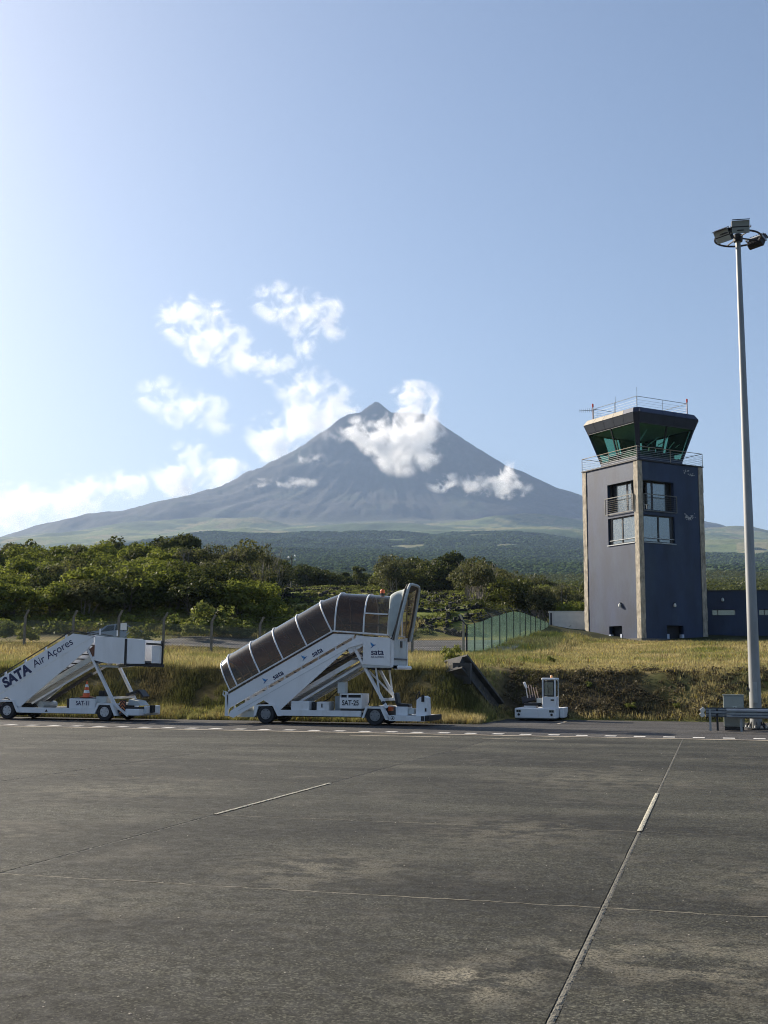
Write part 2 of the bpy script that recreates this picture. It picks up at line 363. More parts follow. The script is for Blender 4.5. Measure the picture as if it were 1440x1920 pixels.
# terrain colours: ground colours by place, bank slopes darkened for shade (attribute), fine grain in the material
def terrain_colour(X, Y, Z):
    D = X * AX[0] + Y * AX[1]; R = X * PX[0] + Y * PX[1]; px = 720 + F * R / np.maximum(D, 1.)
    n1 = fbm(X * .45, Y * .45, 61, 4); n2 = fbm(X * .09, Y * .09, 65, 4)
    def c(*a): return np.array(a)[None, :]
    dry = c(.26, .20, .075); grn = c(.11, .115, .032); soil_shade = c(.036, .030, .024)
    C = dry + (grn - dry) * sst(-.25, .45, n1 + .6 * n2)[:, None]
    hr = sst(-9.4, -8.4, X)
    steep_shadeA = sst(44.0, 44.8, Y + .5 * n1) * sst(47.6, 46.6, Y + .6 * n1) * (1 - hr)
    steep_shadeB = sst(49.5, 50.1, Y + .4 * n1) * sst(54.6, 51.4, Y + 1.6 * n1 + .12 * (X + 5)) * hr
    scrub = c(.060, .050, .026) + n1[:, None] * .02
    C = C + (scrub - C) * (steep_shadeA * .85)[:, None]; C = C + (soil_shade - C) * (steep_shadeB * .9 * (1 - .85 * sst(-3.2, .3, X + n1)))[:, None]  # dark ground tones on the steep faces also carry the banks' shade
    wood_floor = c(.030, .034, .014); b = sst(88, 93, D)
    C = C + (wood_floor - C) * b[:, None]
    # terraces: rough green pasture
    ter = b * sst(505, 545, px) * sst(905, 860, px) * sst(260, 225, D)
    pas = c(.115, .135, .032) + (c(.27, .225, .07) - c(.115, .135, .032)) * sst(-.1, .4, n2 + .5 * n1)[:, None]
    C = C + (pas - C) * ter[:, None]
    # forested flank with clearings
    f = sst(380, 480, D); forest = c(.042, .070, .026) * (1 + .3 * fbm(X / 60., Y / 60., 71, 4))[:, None]
    C = C + (forest - C) * f[:, None]
    cl = fbm(X / 420., Y / 300., 75, 4) + .25 * fbm(X / 90., Y / 90., 78, 3)
    up = sst(3900, 6000, D)
    rightv = sst(1150, 1300, px) * sst(1100, 1800, D)
    m = sst(.50 - .58 * up - .30 * rightv, .62 - .58 * up - .30 * rightv, cl) * sst(1400, 2200, D)
    cell = vnoise(np.floor(X / 130.) * 1.7 + 3.3, np.floor((Y + X * .3) / 210.) * 1.9, 81)
    field = c(.115, .145, .045) + (c(.20, .18, .085) - c(.115, .145, .045)) * sst(-.3, .6, cell)[:, None]
    C = C + (field - C) * (m * .85)[:, None]
    # upper mountain: brown-grey lava with heather streaks
    r = np.sqrt((X - PK[0]) ** 2 + (Y - PK[1]) ** 2); g = sst(900, 1250, Z) * sst(4000, 6500, D)
    ang = np.arctan2(Y - PK[1], X - PK[0])
    st = fbm(np.cos(ang) * 16, np.sin(ang) * 16 + r / 2500., 91, 5)
    up_c = c(.042, .040, .034) * (1 + .7 * st)[:, None] + c(.0, .010, .0) * sst(0, .4, fbm(X / 300., Y / 300., 95, 4))[:, None]
    C = C + (up_c - C) * g[:, None]
    return np.clip(C, .004, 1)

tm = bpy.data.materials.new('terrain_soil'); tm.use_nodes = True; _t = tm.node_tree; _L = _t.links.new
_b = _t.nodes['Principled BSDF']; _b.inputs['Roughness'].default_value = .95; _b.inputs['Specular IOR Level'].default_value = .1
_a = N(_t, 'Attribute'); _a.attribute_name = 'soil'; _g = N(_t, 'NewGeometry')
_n = N(_t, 'TexNoise'); _n.inputs['Scale'].default_value = 2.2; _n.inputs['Detail'].default_value = 8; _n.inputs['Roughness'].default_value = .75; _L(_g.outputs['Position'], _n.inputs['Vector'])
_n2 = N(_t, 'TexNoise'); _n2.inputs['Scale'].default_value = .03; _n2.inputs['Detail'].default_value = 8; _n2.inputs['Roughness'].default_value = .7; _L(_g.outputs['Position'], _n2.inputs['Vector'])
_r = N(_t, 'MapRange'); _r.inputs[1].default_value = .3; _r.inputs[2].default_value = .7; _r.inputs[3].default_value = .45; _r.inputs[4].default_value = 1.55; _L(_n.outputs[0], _r.inputs[0])
_r2 = N(_t, 'MapRange'); _r2.inputs[1].default_value = .3; _r2.inputs[2].default_value = .7; _r2.inputs[3].default_value = .6; _r2.inputs[4].default_value = 1.4; _L(_n2.outputs[0], _r2.inputs[0])
_m = N(_t, 'Math', operation='MULTIPLY'); _L(_r.outputs[0], _m.inputs[0]); _L(_r2.outputs[0], _m.inputs[1])
_v = N(_t, 'VectorMath', operation='SCALE'); _L(_a.outputs['Color'], _v.inputs[0]); _L(_m.outputs[0], _v.inputs['Scale']); _L(_v.outputs[0], _b.inputs['Base Color'])

def grid_sheet(name, P, Q, kind='structure'):
    V = np.stack([P[0].ravel(), P[1].ravel(), P[2].ravel()], 1); nu, nv = P[0].shape
    i = np.arange(nu * nv).reshape(nu, nv)
    Fq = np.stack([i[:-1, :-1].ravel(), i[1:, :-1].ravel(), i[1:, 1:].ravel(), i[:-1, 1:].ravel()], 1)
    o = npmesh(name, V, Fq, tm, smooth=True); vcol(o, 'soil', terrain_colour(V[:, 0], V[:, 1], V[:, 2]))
    link(o); tag(o, kind=kind); return o
# the grass banks right behind the apron: fine regular grid
gx = np.arange(-60, 40.01, .3); gy = np.concatenate([np.arange(42.9, 54, .2), np.arange(54, 104.1, .55)])
GX, GY = np.meshgrid(gx, gy, indexing='ij'); GZ = terrain(GX, GY)
skirt = ((GX > -8.2) & (GY < 49.2)); GZ = np.where(skirt, -.12, GZ)
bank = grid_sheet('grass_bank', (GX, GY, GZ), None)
# the land beyond: polar grid out to behind the volcano
a_in = np.linspace(-20.5, 20.5, 520); a = np.concatenate([np.linspace(-58, -20.8, 50), a_in, np.linspace(20.8, 58, 50)])
d = np.concatenate([np.geomspace(93, 420, 95)[:-1], np.geomspace(420, 4200, 170)[:-1], np.linspace(4200, 12400, 215), np.geomspace(12700, 17000, 12)])
AA, DD = np.meshgrid(np.radians(a), d, indexing='ij')
TX = AX[0] * DD + PX[0] * DD * np.tan(AA); TY = AX[1] * DD + PX[1] * DD * np.tan(AA)
TZ = terrain(TX, TY)
inside = (TX > -59.5) & (TX < 39.5) & (TY < 103.5); TZ = np.where(inside, TZ - .6, TZ)
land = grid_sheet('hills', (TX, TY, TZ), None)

# ------------------------------------------------------------------ apron and service strip
def asphalt(name, c, grain, rnd, stains=()):
    m = bpy.data.materials.new(name); m.use_nodes = True; t = m.node_tree; L = t.links.new
    b = t.nodes['Principled BSDF']; b.inputs['Specular IOR Level'].default_value = .22
    g = N(t, 'NewGeometry'); P = g.outputs['Position']
    def noise(s, d=4, r=.6, src=P):
        n = N(t, 'TexNoise'); n.inputs['Scale'].default_value = s; n.inputs['Detail'].default_value = d; n.inputs['Roughness'].default_value = r; L(src, n.inputs['Vector']); return n.outputs[0]
    def rng_(v, a, b_, c_, d_):
        r = N(t, 'MapRange'); r.inputs[1].default_value = a; r.inputs[2].default_value = b_; r.inputs[3].default_value = c_; r.inputs[4].default_value = d_; L(v, r.inputs[0]); return r.outputs[0]
    def mul(a, b_): n = N(t, 'Math', operation='MULTIPLY'); L(a, n.inputs[0]); L(b_, n.inputs[1]); return n.outputs[0]
    va = N(t, 'TexVoronoi'); va.inputs['Scale'].default_value = 75; L(P, va.inputs['Vector'])
    sp = N(t, 'SeparateColor'); L(va.outputs['Color'], sp.inputs[0])
    agg = N(t, 'Math', operation='POWER'); L(sp.outputs[0], agg.inputs[0]); agg.inputs[1].default_value = 2.2
    fine = rng_(agg.outputs[0], 0, 1, .45, 2.6)
    mid = mul(rng_(noise(9, 6, .75), .3, .7, .55, 1.5), rng_(noise(34, 4, .8), .32, .68, .45, 1.65))
    mp = N(t, 'Mapping'); mp.inputs['Scale'].default_value = (.35, 1.1, 1); L(P, mp.inputs[0])
    big = rng_(noise(.55, 6, .62, mp.outputs[0]), .3, .7, .42, 1.9)
    oi = N(t, 'ObjectInfo'); per = rng_(oi.outputs['Random'], 0, 1, 1 - rnd, 1 + rnd)
    k = mul(mul(fine, mid), mul(big, per))
    v = N(t, 'VectorMath', operation='SCALE'); v.inputs[0].default_value = c; L(k, v.inputs['Scale'])
    # pale worn patches and dark oil
    worn = mul(rng_(noise(.8, 8, .7), .54, .70, 0, .75), rng_(noise(60, 2, .6), .42, .6, .1, 1))
    mx = N(t, 'Mix', data_type='RGBA'); mx.inputs[7].default_value = (.16, .145, .115, 1); L(worn, mx.inputs[0]); L(v.outputs[0], mx.inputs[6])
    vo = N(t, 'TexVoronoi'); vo.inputs['Scale'].default_value = 26; L(P, vo.inputs['Vector'])
    chips = mul(rng_(vo.outputs['Distance'], .08, .14, 1, 0), rng_(noise(3.1, 3), .55, .62, 0, .8))
    m2 = N(t, 'Mix', data_type='RGBA'); m2.inputs[7].default_value = (.27, .25, .21, 1); L(chips, m2.inputs[0]); L(mx.outputs[2], m2.inputs[6])
    out = m2.outputs[2]
    for (qx, qy, qr, qa) in stains:   # worn-through pale cement smears at their own places on the slabs
        sb = N(t, 'VectorMath', operation='SUBTRACT'); sb.inputs[1].default_value = (qx, qy, 0); L(P, sb.inputs[0])
        sc_ = N(t, 'VectorMath', operation='MULTIPLY'); sc_.inputs[1].default_value = (1 / qr, .75 / qr, 0); L(sb.outputs[0], sc_.inputs[0])
        ln = N(t, 'VectorMath', operation='LENGTH'); L(sc_.outputs[0], ln.inputs[0])
        fall = rng_(ln.outputs['Value'], .15, 1.0, qa, 0); k2 = mul(fall, mul(rng_(noise(2.6, 8, .75), .46, .56, 0, 1), rng_(noise(48, 3, .7), .42, .54, .05, 1)))
        m3 = N(t, 'Mix', data_type='RGBA'); m3.inputs[7].default_value = (.30, .27, .20, 1); L(k2, m3.inputs[0]); L(out, m3.inputs[6]); out = m3.outputs[2]
    L(out, b.inputs['Base Color'])
    L(rng_(noise(7, 5), .3, .7, .62, .92), b.inputs['Roughness'])
    bp = N(t, 'Bump'); bp.inputs['Strength'].default_value = grain; bp.inputs['Distance'].default_value = .012; L(noise(110, 4, .75), bp.inputs['Height']); L(bp.outputs[0], b.inputs['Normal'])
    MATS[name] = m; return m
slab_m = asphalt('apron_concrete', (.0275, .0270, .0200), 1.0, .24, ((-1.35, 6.7, .55, 1.0), (-.9, 7.5, .5, .6), (-3.4, 10.2, 1.1, .55), (-.1, 7.4, .9, .6), (.6, 10.6, 1.0, .5), (-4.6, 8.0, 1.0, .35), (-2.2, 13.0, 1.6, .4), (-8.5, 16, 2.0, .4), (-7.4, 11.5, 1.2, .35), (-2.0, 20.5, 2.5, .4)))
strip_m = asphalt('service_asphalt', (.036, .034, .032), .55, .03)
fill_m = pm('joint_filler', (.125, .118, .094), .85, var=.45, scale=14, bump=.8, bscale=60)
fill_l = pm('pale_joint_filler', (.42, .39, .30), .8, var=.3, scale=10, bump=.5, bscale=50)
groove = pm('joint_groove', (.012, .011, .010), .95, var=.3, scale=20)

apron = MB().box((-160, -120, -.5), (140, 34.70, -.05)).build('apron', groove); tag(apron, kind='structure')
JX0, PXS, JY0, PYS = -.81, 5.07, 9.07, 4.53
def slab_mesh(wx, wy):
    # slab with slightly rounded, chipped edge
    m = MB(); nx, ny = 14, 12
    xs = np.linspace(0, wx, nx); ys = np.linspace(0, wy, ny); v = []
    for i, x in enumerate(xs):
        for j, y in enumerate(ys):
            edge = i in (0, nx - 1) or j in (0, ny - 1)
            jx = rng.uniform(-.004, .004) if i in (0, nx - 1) else 0; jy = rng.uniform(-.004, .004) if j in (0, ny - 1) else 0
            v.append((x + jx, y + jy, -.006 if edge else 0.))
    f = [(i * ny + j, (i + 1) * ny + j, (i + 1) * ny + j + 1, i * ny + j + 1) for i in range(nx - 1) for j in range(ny - 1)]
    m.add(v, f)
    ring = [i * ny for i in range(nx)] + [(nx - 1) * ny + j for j in range(1, ny)] + [i * ny + ny - 1 for i in range(nx - 2, -1, -1)] + [j for j in range(ny - 2, 0, -1)]
    o = len(m.v); m.v += [(v[i][0], v[i][1], -.052) for i in ring]
    for k in range(len(ring)): m.f.append((ring[k], ring[(k + 1) % len(ring)], o + (k + 1) % len(ring), o + k))
    return m.mesh('slab', slab_m)
GAPX, GAPY = .050, .018
slab_me = [slab_mesh(PXS - GAPX, PYS - GAPY) for _ in range(3)]
last_me = slab_mesh(PXS - GAPX, 34.70 - (JY0 + 5 * PYS) - GAPY)
for i in range(-9, 6):
    for j in range(-3, 6):
        me = last_me if j == 5 else slab_me[(i * 5 + j * 3) % 3]
        o = bpy.data.objects.new('slab', me); COL.objects.link(o); o.parent = apron
        o.location = (JX0 + i * PXS + GAPX / 2, JY0 + j * PYS + GAPY / 2, 0)
# sealant runs in the long joints, one run per slab
def fil_mesh(m, hw=GAPX / 2):
    v = []; f = []; n = 170
    for k in range(n + 1):
        y = k / n * (PYS - .01); a, b = rng.uniform(.45, .8) * hw, rng.uniform(.75, .97) * hw
        v += [(-b, y, -.012), (-a * .5, y, -.006 + rng.uniform(-.003, .003)), (a * .6, y, -.006 + rng.uniform(-.003, .003)), (b, y, -.010)]
    for k in range(n):
        for q in range(3): f.append((4 * k + q, 4 * k + q + 1, 4 * k + q + 5, 4 * k + q + 4))
    return MB().add(v, f).mesh('joint_sealant', m)
fm = [fil_mesh(fill_m), fil_mesh(pm('dark_filler', (.06, .056, .045), .85, var=.4, scale=10))]; fl_ = fil_mesh(fill_l, .031)
for i in range(-5, 4):
    for j in range(-3, 6):
        pale = (j == 1 and i in (0, -1))
        o = bpy.data.objects.new('joint_sealant', fl_ if pale else fm[1 if (i == -2 or (i == -1 and j > 1) or i < -2) else 0]); COL.objects.link(o); o.parent = apron
        o.location = (JX0 + i * PXS, JY0 + j * PYS,   .0122 if pale else 0)
        if pale: o['label'] = 'pale sealant filling one slab length of the joint'
        if j == 5: o.scale = (1, (34.7 - JY0 - 5 * PYS) / PYS, 1)
def cross_mesh(m):
    v = []; f = []; n = 60; hw = GAPY / 2
    for k in range(n + 1):
        x = k / n * (PXS - GAPX); a, b = rng.uniform(.5, 1.0) * hw, rng.uniform(.5, 1.0) * hw; z = -.004 + rng.uniform(-.004, .002)
        v += [(x, -a, z), (x, b, z)]
    for k in range(n): f.append((2 * k, 2 * k + 1, 2 * k + 3, 2 * k + 2))
    return MB().add(v, f).mesh('joint_sealant', m)
cm_pale = cross_mesh(pm('worn_joint', (.24, .215, .16), .85, var=.45, scale=9)); cm_dark = cross_mesh(fill_m)
for i in range(-6, 3):
    for j in range(-1, 6):
        o = bpy.data.objects.new('joint_sealant', cm_pale if j == 0 or (i + j) % 3 == 0 else cm_dark); COL.objects.link(o); o.parent = apron
        o.location = (JX0 + i * PXS + GAPX / 2, JY0 + j * PYS, 0)
# patches of pale cement smear near the camera are in the material; the service strip lies past the line
strip = MB().box((-160, 34.71, -.5), (140, 43.25, -.002)).box((-8.35, 43.25, -.5), (140, 49.7, -.0025)).build('service_strip', strip_m); tag(strip, kind='structure')
ml = MB().box((-60, 34.74, .0015), (40, 34.98, .004)).build('edge_line', paints, strip)
dash = MB().box((-.165, -.24, .001), (.165, .24, .004)).mesh('painted_dash', paintw)
for k in range(-60, 16):
    o = bpy.data.objects.new('painted_dash', dash); COL.objects.link(o); o.parent = strip; o.location = (-.38 + k * .84, 35.80 + random.uniform(-.02, .02), 0); o.rotation_euler.z = random.uniform(-.03, .03)
# faded taxi paint and a thin lane line
MB().box((-10.2, 33.2, .002), (-7.2, 33.36, .0045)).build('faded_paint', paints, apron)
MB().box((-6.2, 32.9, .002), (-4.2, 33.0, .0045)).build('faded_paint', paints, apron)
MB().box((-5.6, 44.6, .001), (-5.48, 47.2, .004)).build('faded_paint', paints, strip)
# the road on the terrace behind the fence
ry = np.linspace(73.8, 82.6, 10); rx = np.arange(-120, -11.0, 1.2)
RX, RY = np.meshgrid(rx, ry, indexing='ij'); RZ = np.maximum(np.interp(RY, [73.8, 82.6], [3.42, 4.36]), terrain(RX, RY) + .07) - .4 * sst(-37, -43, RX)
RX = np.where(RX > -12.5, RX - (RY - 73.8) * .0, RX)
i_ = np.arange(RX.size).reshape(RX.shape)
rf = np.stack([i_[:-1, :-1].ravel(), i_[1:, :-1].ravel(), i_[1:, 1:].ravel(), i_[:-1, 1:].ravel()], 1)
road_m = asphalt('road_asphalt', (.075, .073, .070), .3, 0)
road = link(npmesh('road', np.stack([RX.ravel(), RY.ravel(), RZ.ravel()], 1), rf, road_m)); tag(road, kind='structure')
# loose pale chips on the apron
V = []; Fc = []
for k in range(420):
    y = 5.5 + 30 * rng.random() ** 1.5; x = rng.uniform(-.62 * y - 2, .08 * y + 1.5); s = rng.uniform(.004, .010) * (1 + y / 40); o = len(V)
    a = rng.uniform(0, 6.28)
    for q in range(4): V.append((x + s * math.cos(a + q * 1.57) * (1 if q % 2 else .6), y + s * math.sin(a + q * 1.57), .001))
    V.append((x, y, s * .7)); Fc += [(o, o + 1, o + 4), (o + 1, o + 2, o + 4), (o + 2, o + 3, o + 4), (o + 3, o, o + 4)]
chips = link(npmesh('gravel', np.array(V), np.array(Fc), pm('chip_stone', (.26, .235, .19), .8, var=.4, scale=3))); tag(chips, 'loose pale stone chips scattered over the apron slabs', 'gravel', kind='stuff')

# ================================================================== control tower
TS = 6.85
_fc = on_ground(1203, 91.0); TZ0 = float(atD(1203, 1196, 91.0).z)
TROT = rad(44.2)
_ex = Vector((math.cos(TROT), math.sin(TROT), 0)); _ey = Vector((-math.sin(TROT), math.cos(TROT), 0))
_fcp = atD(1203, 1196, 91.0); TO = _fcp + (_ex + _ey) * (TS / 2); TO.z = TZ0
tower = thing('control_tower', 'dark blue airfield control tower with raw concrete corner columns and green glass cab', 'control tower', TO, TROT)
h = TS / 2; HT = 14.0
def fp(face, u, dep, z):
    """point on a face: u metres from the front corner, dep inward, z up"""
    return (-h + u, -h + dep, z) if face == 'R' else (-h + dep, -h + u, z)
def fbox(m, face, u0, u1, d0, d1, z0, z1): return m.box(fp(face, u0, d0, z0), fp(face, u1, d1, z1))
OPEN = [(.50, 3.72, 10.15, 12.5), (.50, 3.72, 7.55, 9.72)]
LOW = {'L': (2.28, 3.85, .0, 1.02), 'R': (2.62, 4.35, .0, 1.05)}
for face in 'LR':
    m = MB(); ops = OPEN + [LOW[face]]
    us = sorted({.3, TS - .3} | {o[0] for o in ops} | {o[1] for o in ops}); zs = sorted({-.6, HT} | {o[2] for o in ops} | {o[3] for o in ops})
    for a, b in zip(us, us[1:]):
        for c, d in zip(zs, zs[1:]):
            cu, cz = (a + b) / 2, (c + d) / 2
            if any(o[0] < cu < o[1] and o[2] < cz < o[3] for o in ops): continue
            fbox(m, face, a, b, 0, .3, c, d)
    m.build('wall', navy, tower)
MB().box((h - .3, -h + .3, -.6), (h, h, HT)).box((-h + .3, h - .3, -.6), (h - .3, h, HT)).build('wall', navy, tower)
for cx, cy in ((-1, -1), (1, -1), (-1, 1), (1, 1)):
    a, b = cx * (h + .06), cx * (h - .44); c, d = cy * (h + .06), cy * (h - .44)
    m = MB(); n = 14
    for k in range(n):   # board-marked lifts, slightly uneven
        j = .012 * (k % 2) + random.uniform(0, .012)
        m.box((a - cx * j, c - cy * j, -.6 + k * (HT + .62) / n), (b, d, -.6 + (k + 1) * (HT + .62) / n - .012))
    m.box((a - cx * .03, c - cy * .03, -.6), (b, d, HT)); m.build('corner_column', concrete, tower)
# plinth, roof slab of shaft
MB().box((-h - .14, -h - .14, -.7), (h + .14, h + .14, -.02)).build('plinth', pm('plinth', (.13, .125, .11), .9, var=.25), tower)
MB().box((-h - .10, -h - .10, HT + .03), (h + .10, h + .10, HT + .12)).build('gallery_floor', dark, tower)
# floors and rooms behind the openings
MB().box((-h + .3, -h + .3, 7.2), (h - .3, h - .3, 7.4)).box((-h + .3, -h + .3, 9.85), (h - .3, h - .3, 10.05)).box((-h + .3, -h + .3, 12.7), (h - .3, h - .3, 12.85)).box((.6, -h + .3, 7.4), (.75, h - .3, 12.7)).box((-h + .3, .6, 7.4), (.6, .75, 12.7)).build('room', inter, tower)
for face in 'LR':
    # lower window: frame, two panes, blinds, sill bar
    u0, u1, z0, z1 = OPEN[1]
    wf = MB()
    fbox(wf, face, u0, u1, .16, .26, z0, z0 + .09); fbox(wf, face, u0, u1, .16, .26, z1 - .10, z1)
    um = (u0 + u1) / 2 + .05
    for a, b in ((u0, u0 + .08), (um - .07, um + .07), (u1 - .34, u1)): fbox(wf, face, a, b, .16, .26, z0 + .09, z1 - .10)
    w = wf.build('window', blackp, tower)
    for a, b in ((u0 + .08, um - .07), (um + .07, u1 - .34)):
        fbox(MB(), face, a, b, .20, .215, z0 + .09, z1 - .10).build('pane', winglass, w)
    fbox(fbox(MB(), face, u0 + .05, um - .5, .46, .48, z0 + .2, z1 - .2), face, um, u1 - .3, .42, .44, z0 + .15, z1 - .08).build('blind', blindm, w)
    fbox(fbox(MB(), face, u0, u1, .06, .10, z0 + .32, z0 + .37), face, u0 - .05, u1 + .08, -.07, .16, z0 - .07, z0).build('sill_bar', steel, w)
    # upper loggia window, set back
    u0, u1, z0, z1 = OPEN[0]
    lw = MB(); dd = .50
    fbox(lw, face, u0, u1, dd, dd + .1, z0, z0 + .08); fbox(lw, face, u0, u1, dd, dd + .1, z1 - .1, z1)
    for a, b in ((1.30, 1.40), (1.80, 1.98), (3.34, u1)): fbox(lw, face, a, b, dd, dd + .1, z0 + .08, z1 - .1)
    w = lw.build('window', blackp, tower)
    for a, b in ((1.40, 1.80), (1.98, 3.34)): fbox(MB(), face, a, b, dd + .03, dd + .045, z0 + .08, z1 - .1).build('pane', winglass, w)
    fbox(MB(), face, 2.75, 3.3, dd + .3, dd + .32, z0 + .1, z1 - .1).build('blind', blindm, w)
    fbox(MB(), face, u0, u1, .3, dd + .12, z0 - .08, z0 - .002).build('loggia_floor', dkrec, tower)
    # balcony rail
    br = MB()
    for u in (u0 - .02, u1 + .18): fbox(br, face, u - .03, u + .03, -.14, -.08, z0 - .12, z0 + 1.18)
    fbox(br, face, u0 - .02, u1 + .18, -.15, -.07, z0 + 1.18, z0 + 1.24); fbox(br, face, u0 - .02, u1 + .18, -.13, -.09, z0 - .14, z0 - .08)
    bal = br.build('balcony_rail', pm('rail_steel', (.15, .15, .14), .5, metal=.3, var=.2), tower)
    m = MB()
    for k in range(7): fbox(m, face, u0, u1 + .16, -.12, -.105, z0 + .06 + k * .155, z0 + .076 + k * .155)
    m.build('rail_bar', MATS['rail_steel'], bal)
    # low opening with two pale stubs
    a, b, c, d = LOW[face]
    fbox(MB(), face, a - .02, b + .02, .55, .6, -.2, d + .05).build('low_recess', dkrec, tower)
    for u in (a + .1, b - .1): fbox(MB(), face, u - .11, u + .11, -.03, .25, -.1, .36).build('vent_stub', pm('stub_paint', (.45, .5, .6), .6), tower)
    # bulkhead lamp
    u = 2.35 if face == 'L' else 3.4; z = 2.62
    m = MB().lathe([(.02, 0), (.10, .02), (.12, .12), (.09, .24), (.03, .30)], 12, 'Z'); mm = Matrix.Translation(fp(face, u, -.12, z - .12))
    lamp = m.build('bulkhead_lamp', pm('lamp_white', (.7, .7, .66), .35), tower); lamp.matrix_local = mm
    lb = fbox(MB(), face, u - .05, u + .05, -.14, 0, z + .14, z + .24).build('bracket', dark, tower)
# peeled render on the right face (thin raised flakes of bare plaster)
flk = pm('bare_plaster', (.42, .43, .43), .9, var=.3, scale=8)
for (u0, z0, sc, n) in ((5.35, 9.85, 1.0, 46), (5.75, 13.35, .55, 16), (5.0, 13.62, .8, 14)):
    m = MB()
    for k in range(n):
        u = u0 + rng.normal(0, .30 * sc); z = z0 + rng.normal(0, .11 * sc) - .12 * math.cos((u - u0) * 5) * sc; s = rng.uniform(.03, .09)
        pts = [(u + s * rng.uniform(.5, 1.2) * math.cos(t), z + s * .7 * rng.uniform(.5, 1.2) * math.sin(t)) for t in np.linspace(0, 6.28, 6)[:-1]]
        m.add([fp('R', a, -.0015 - .0001 * k, b) for a, b in pts], [tuple(range(5))])
    m.build('bare_patch', flk, tower)['kind'] = 'stuff'
# plastic chair on the loggia
ch = thing('garden_chair', 'pale plastic garden chair standing on the tower loggia behind the rail', 'chair', tower.matrix_world @ Vector((0, 0, 0)))
bpy.context.view_layer.update()
cw = tower.matrix_world @ Vector(fp('R', 1.15, .45, 10.15)); ch.location = cw; ch.rotation_euler = (0, 0, TROT + .3)
pl = pm('chair_plastic', (.5, .52, .5), .5)
MB().box((-.24, -.24, .40), (.24, .24, .44)).build('seat', pl, ch, bevel=.01)
MB().beam((-.22, .24, .44), (-.24, .32, .86), .05, .03).beam((.22, .24, .44), (.24, .32, .86), .05, .03).beam((-.25, .31, .82), (.25, .31, .82), .03, .08, (0, 0, 1)).beam((0, .24, .44), (0, .31, .8), .2, .02).build('backrest', pl, ch)
for sx in (-1, 1):
    for sy in (-1, 1): MB().beam((sx * .22, sy * .22, .4), (sx * .26, sy * .27, 0), .05, .04).build('leg', pl, ch)
# gallery rail round the top of the shaft
gr = MB(); q = h + .04
cs = [(-q, -q), (q, -q), (q, q), (-q, q)]
def rail_run(name, mat_posts, corners, z0, z1, nb, step, parent, r=.028, rb=.011):
    posts = MB(); bars = MB()
    for i in range(4):
        a = Vector((*corners[i], 0)); b = Vector((*corners[(i + 1) % 4], 0)); n = step
        for k in range(n): p = a.lerp(b, k / n); posts.tube([p + Vector((0, 0, z0)), p + Vector((0, 0, z1))], r, 6)
        posts.tube([a + Vector((0, 0, z1)), b + Vector((0, 0, z1))], r, 6)
        for k in range(nb): z = z0 + .1 + k * (z1 - z0 - .18) / nb; bars.tube([a + Vector((0, 0, z)), b + Vector((0, 0, z))], rb, 4)
    o = posts.build(name, mat_posts, parent); bars.build('rail_bar', steel, o); return o
rail_run('gallery_rail', pm('rail_rust', (.36, .31, .25), .6, metal=.2, var=.2), cs, HT + .1, HT + 1.16, 6, 2, tower)
# cab: sill wall, outward-leaning glass with corner mullions, folded fascia, roof
def ring(s, z, ch): # square with cut corners
    return [(-s, -s + ch, z), (-s + ch, -s, z), (s - ch, -s, z), (s, -s + ch, z), (s, s - ch, z), (s - ch, s, z), (-s + ch, s, z), (-s, s - ch, z)]
def loft(rings, cap=True):
    m = MB(); v = [p for r in rings for p in r]; n = 8; f = []
    for i in range(len(rings) - 1):
        for j in range(n): f.append((i * n + j, i * n + (j + 1) % n, (i + 1) * n + (j + 1) % n, (i + 1) * n + j))
    if cap: f += [tuple(range(n)), tuple((len(rings) - 1) * n + j for j in range(n))]
    return m.add(v, f)
ZG0, ZG1 = 14.62, 17.25; SB, ST = 2.46, 3.22; CHB, CHT = .22, .30
loft([ring(SB - .02, HT + .12, CHB), ring(SB + .0, ZG0, CHB)]).build('cab_base', navy, tower)
rf = loft([ring(ST + .02, ZG1, CHT), ring(ST + .26, 17.98, .32), ring(ST + .02, 18.42, .30)]).build('cab_fascia', navyd, tower)
loft([ring(ST - .12, 18.424, .30), ring(ST - .12, 18.47, .30)]).build('roof_deck', dark, tower)
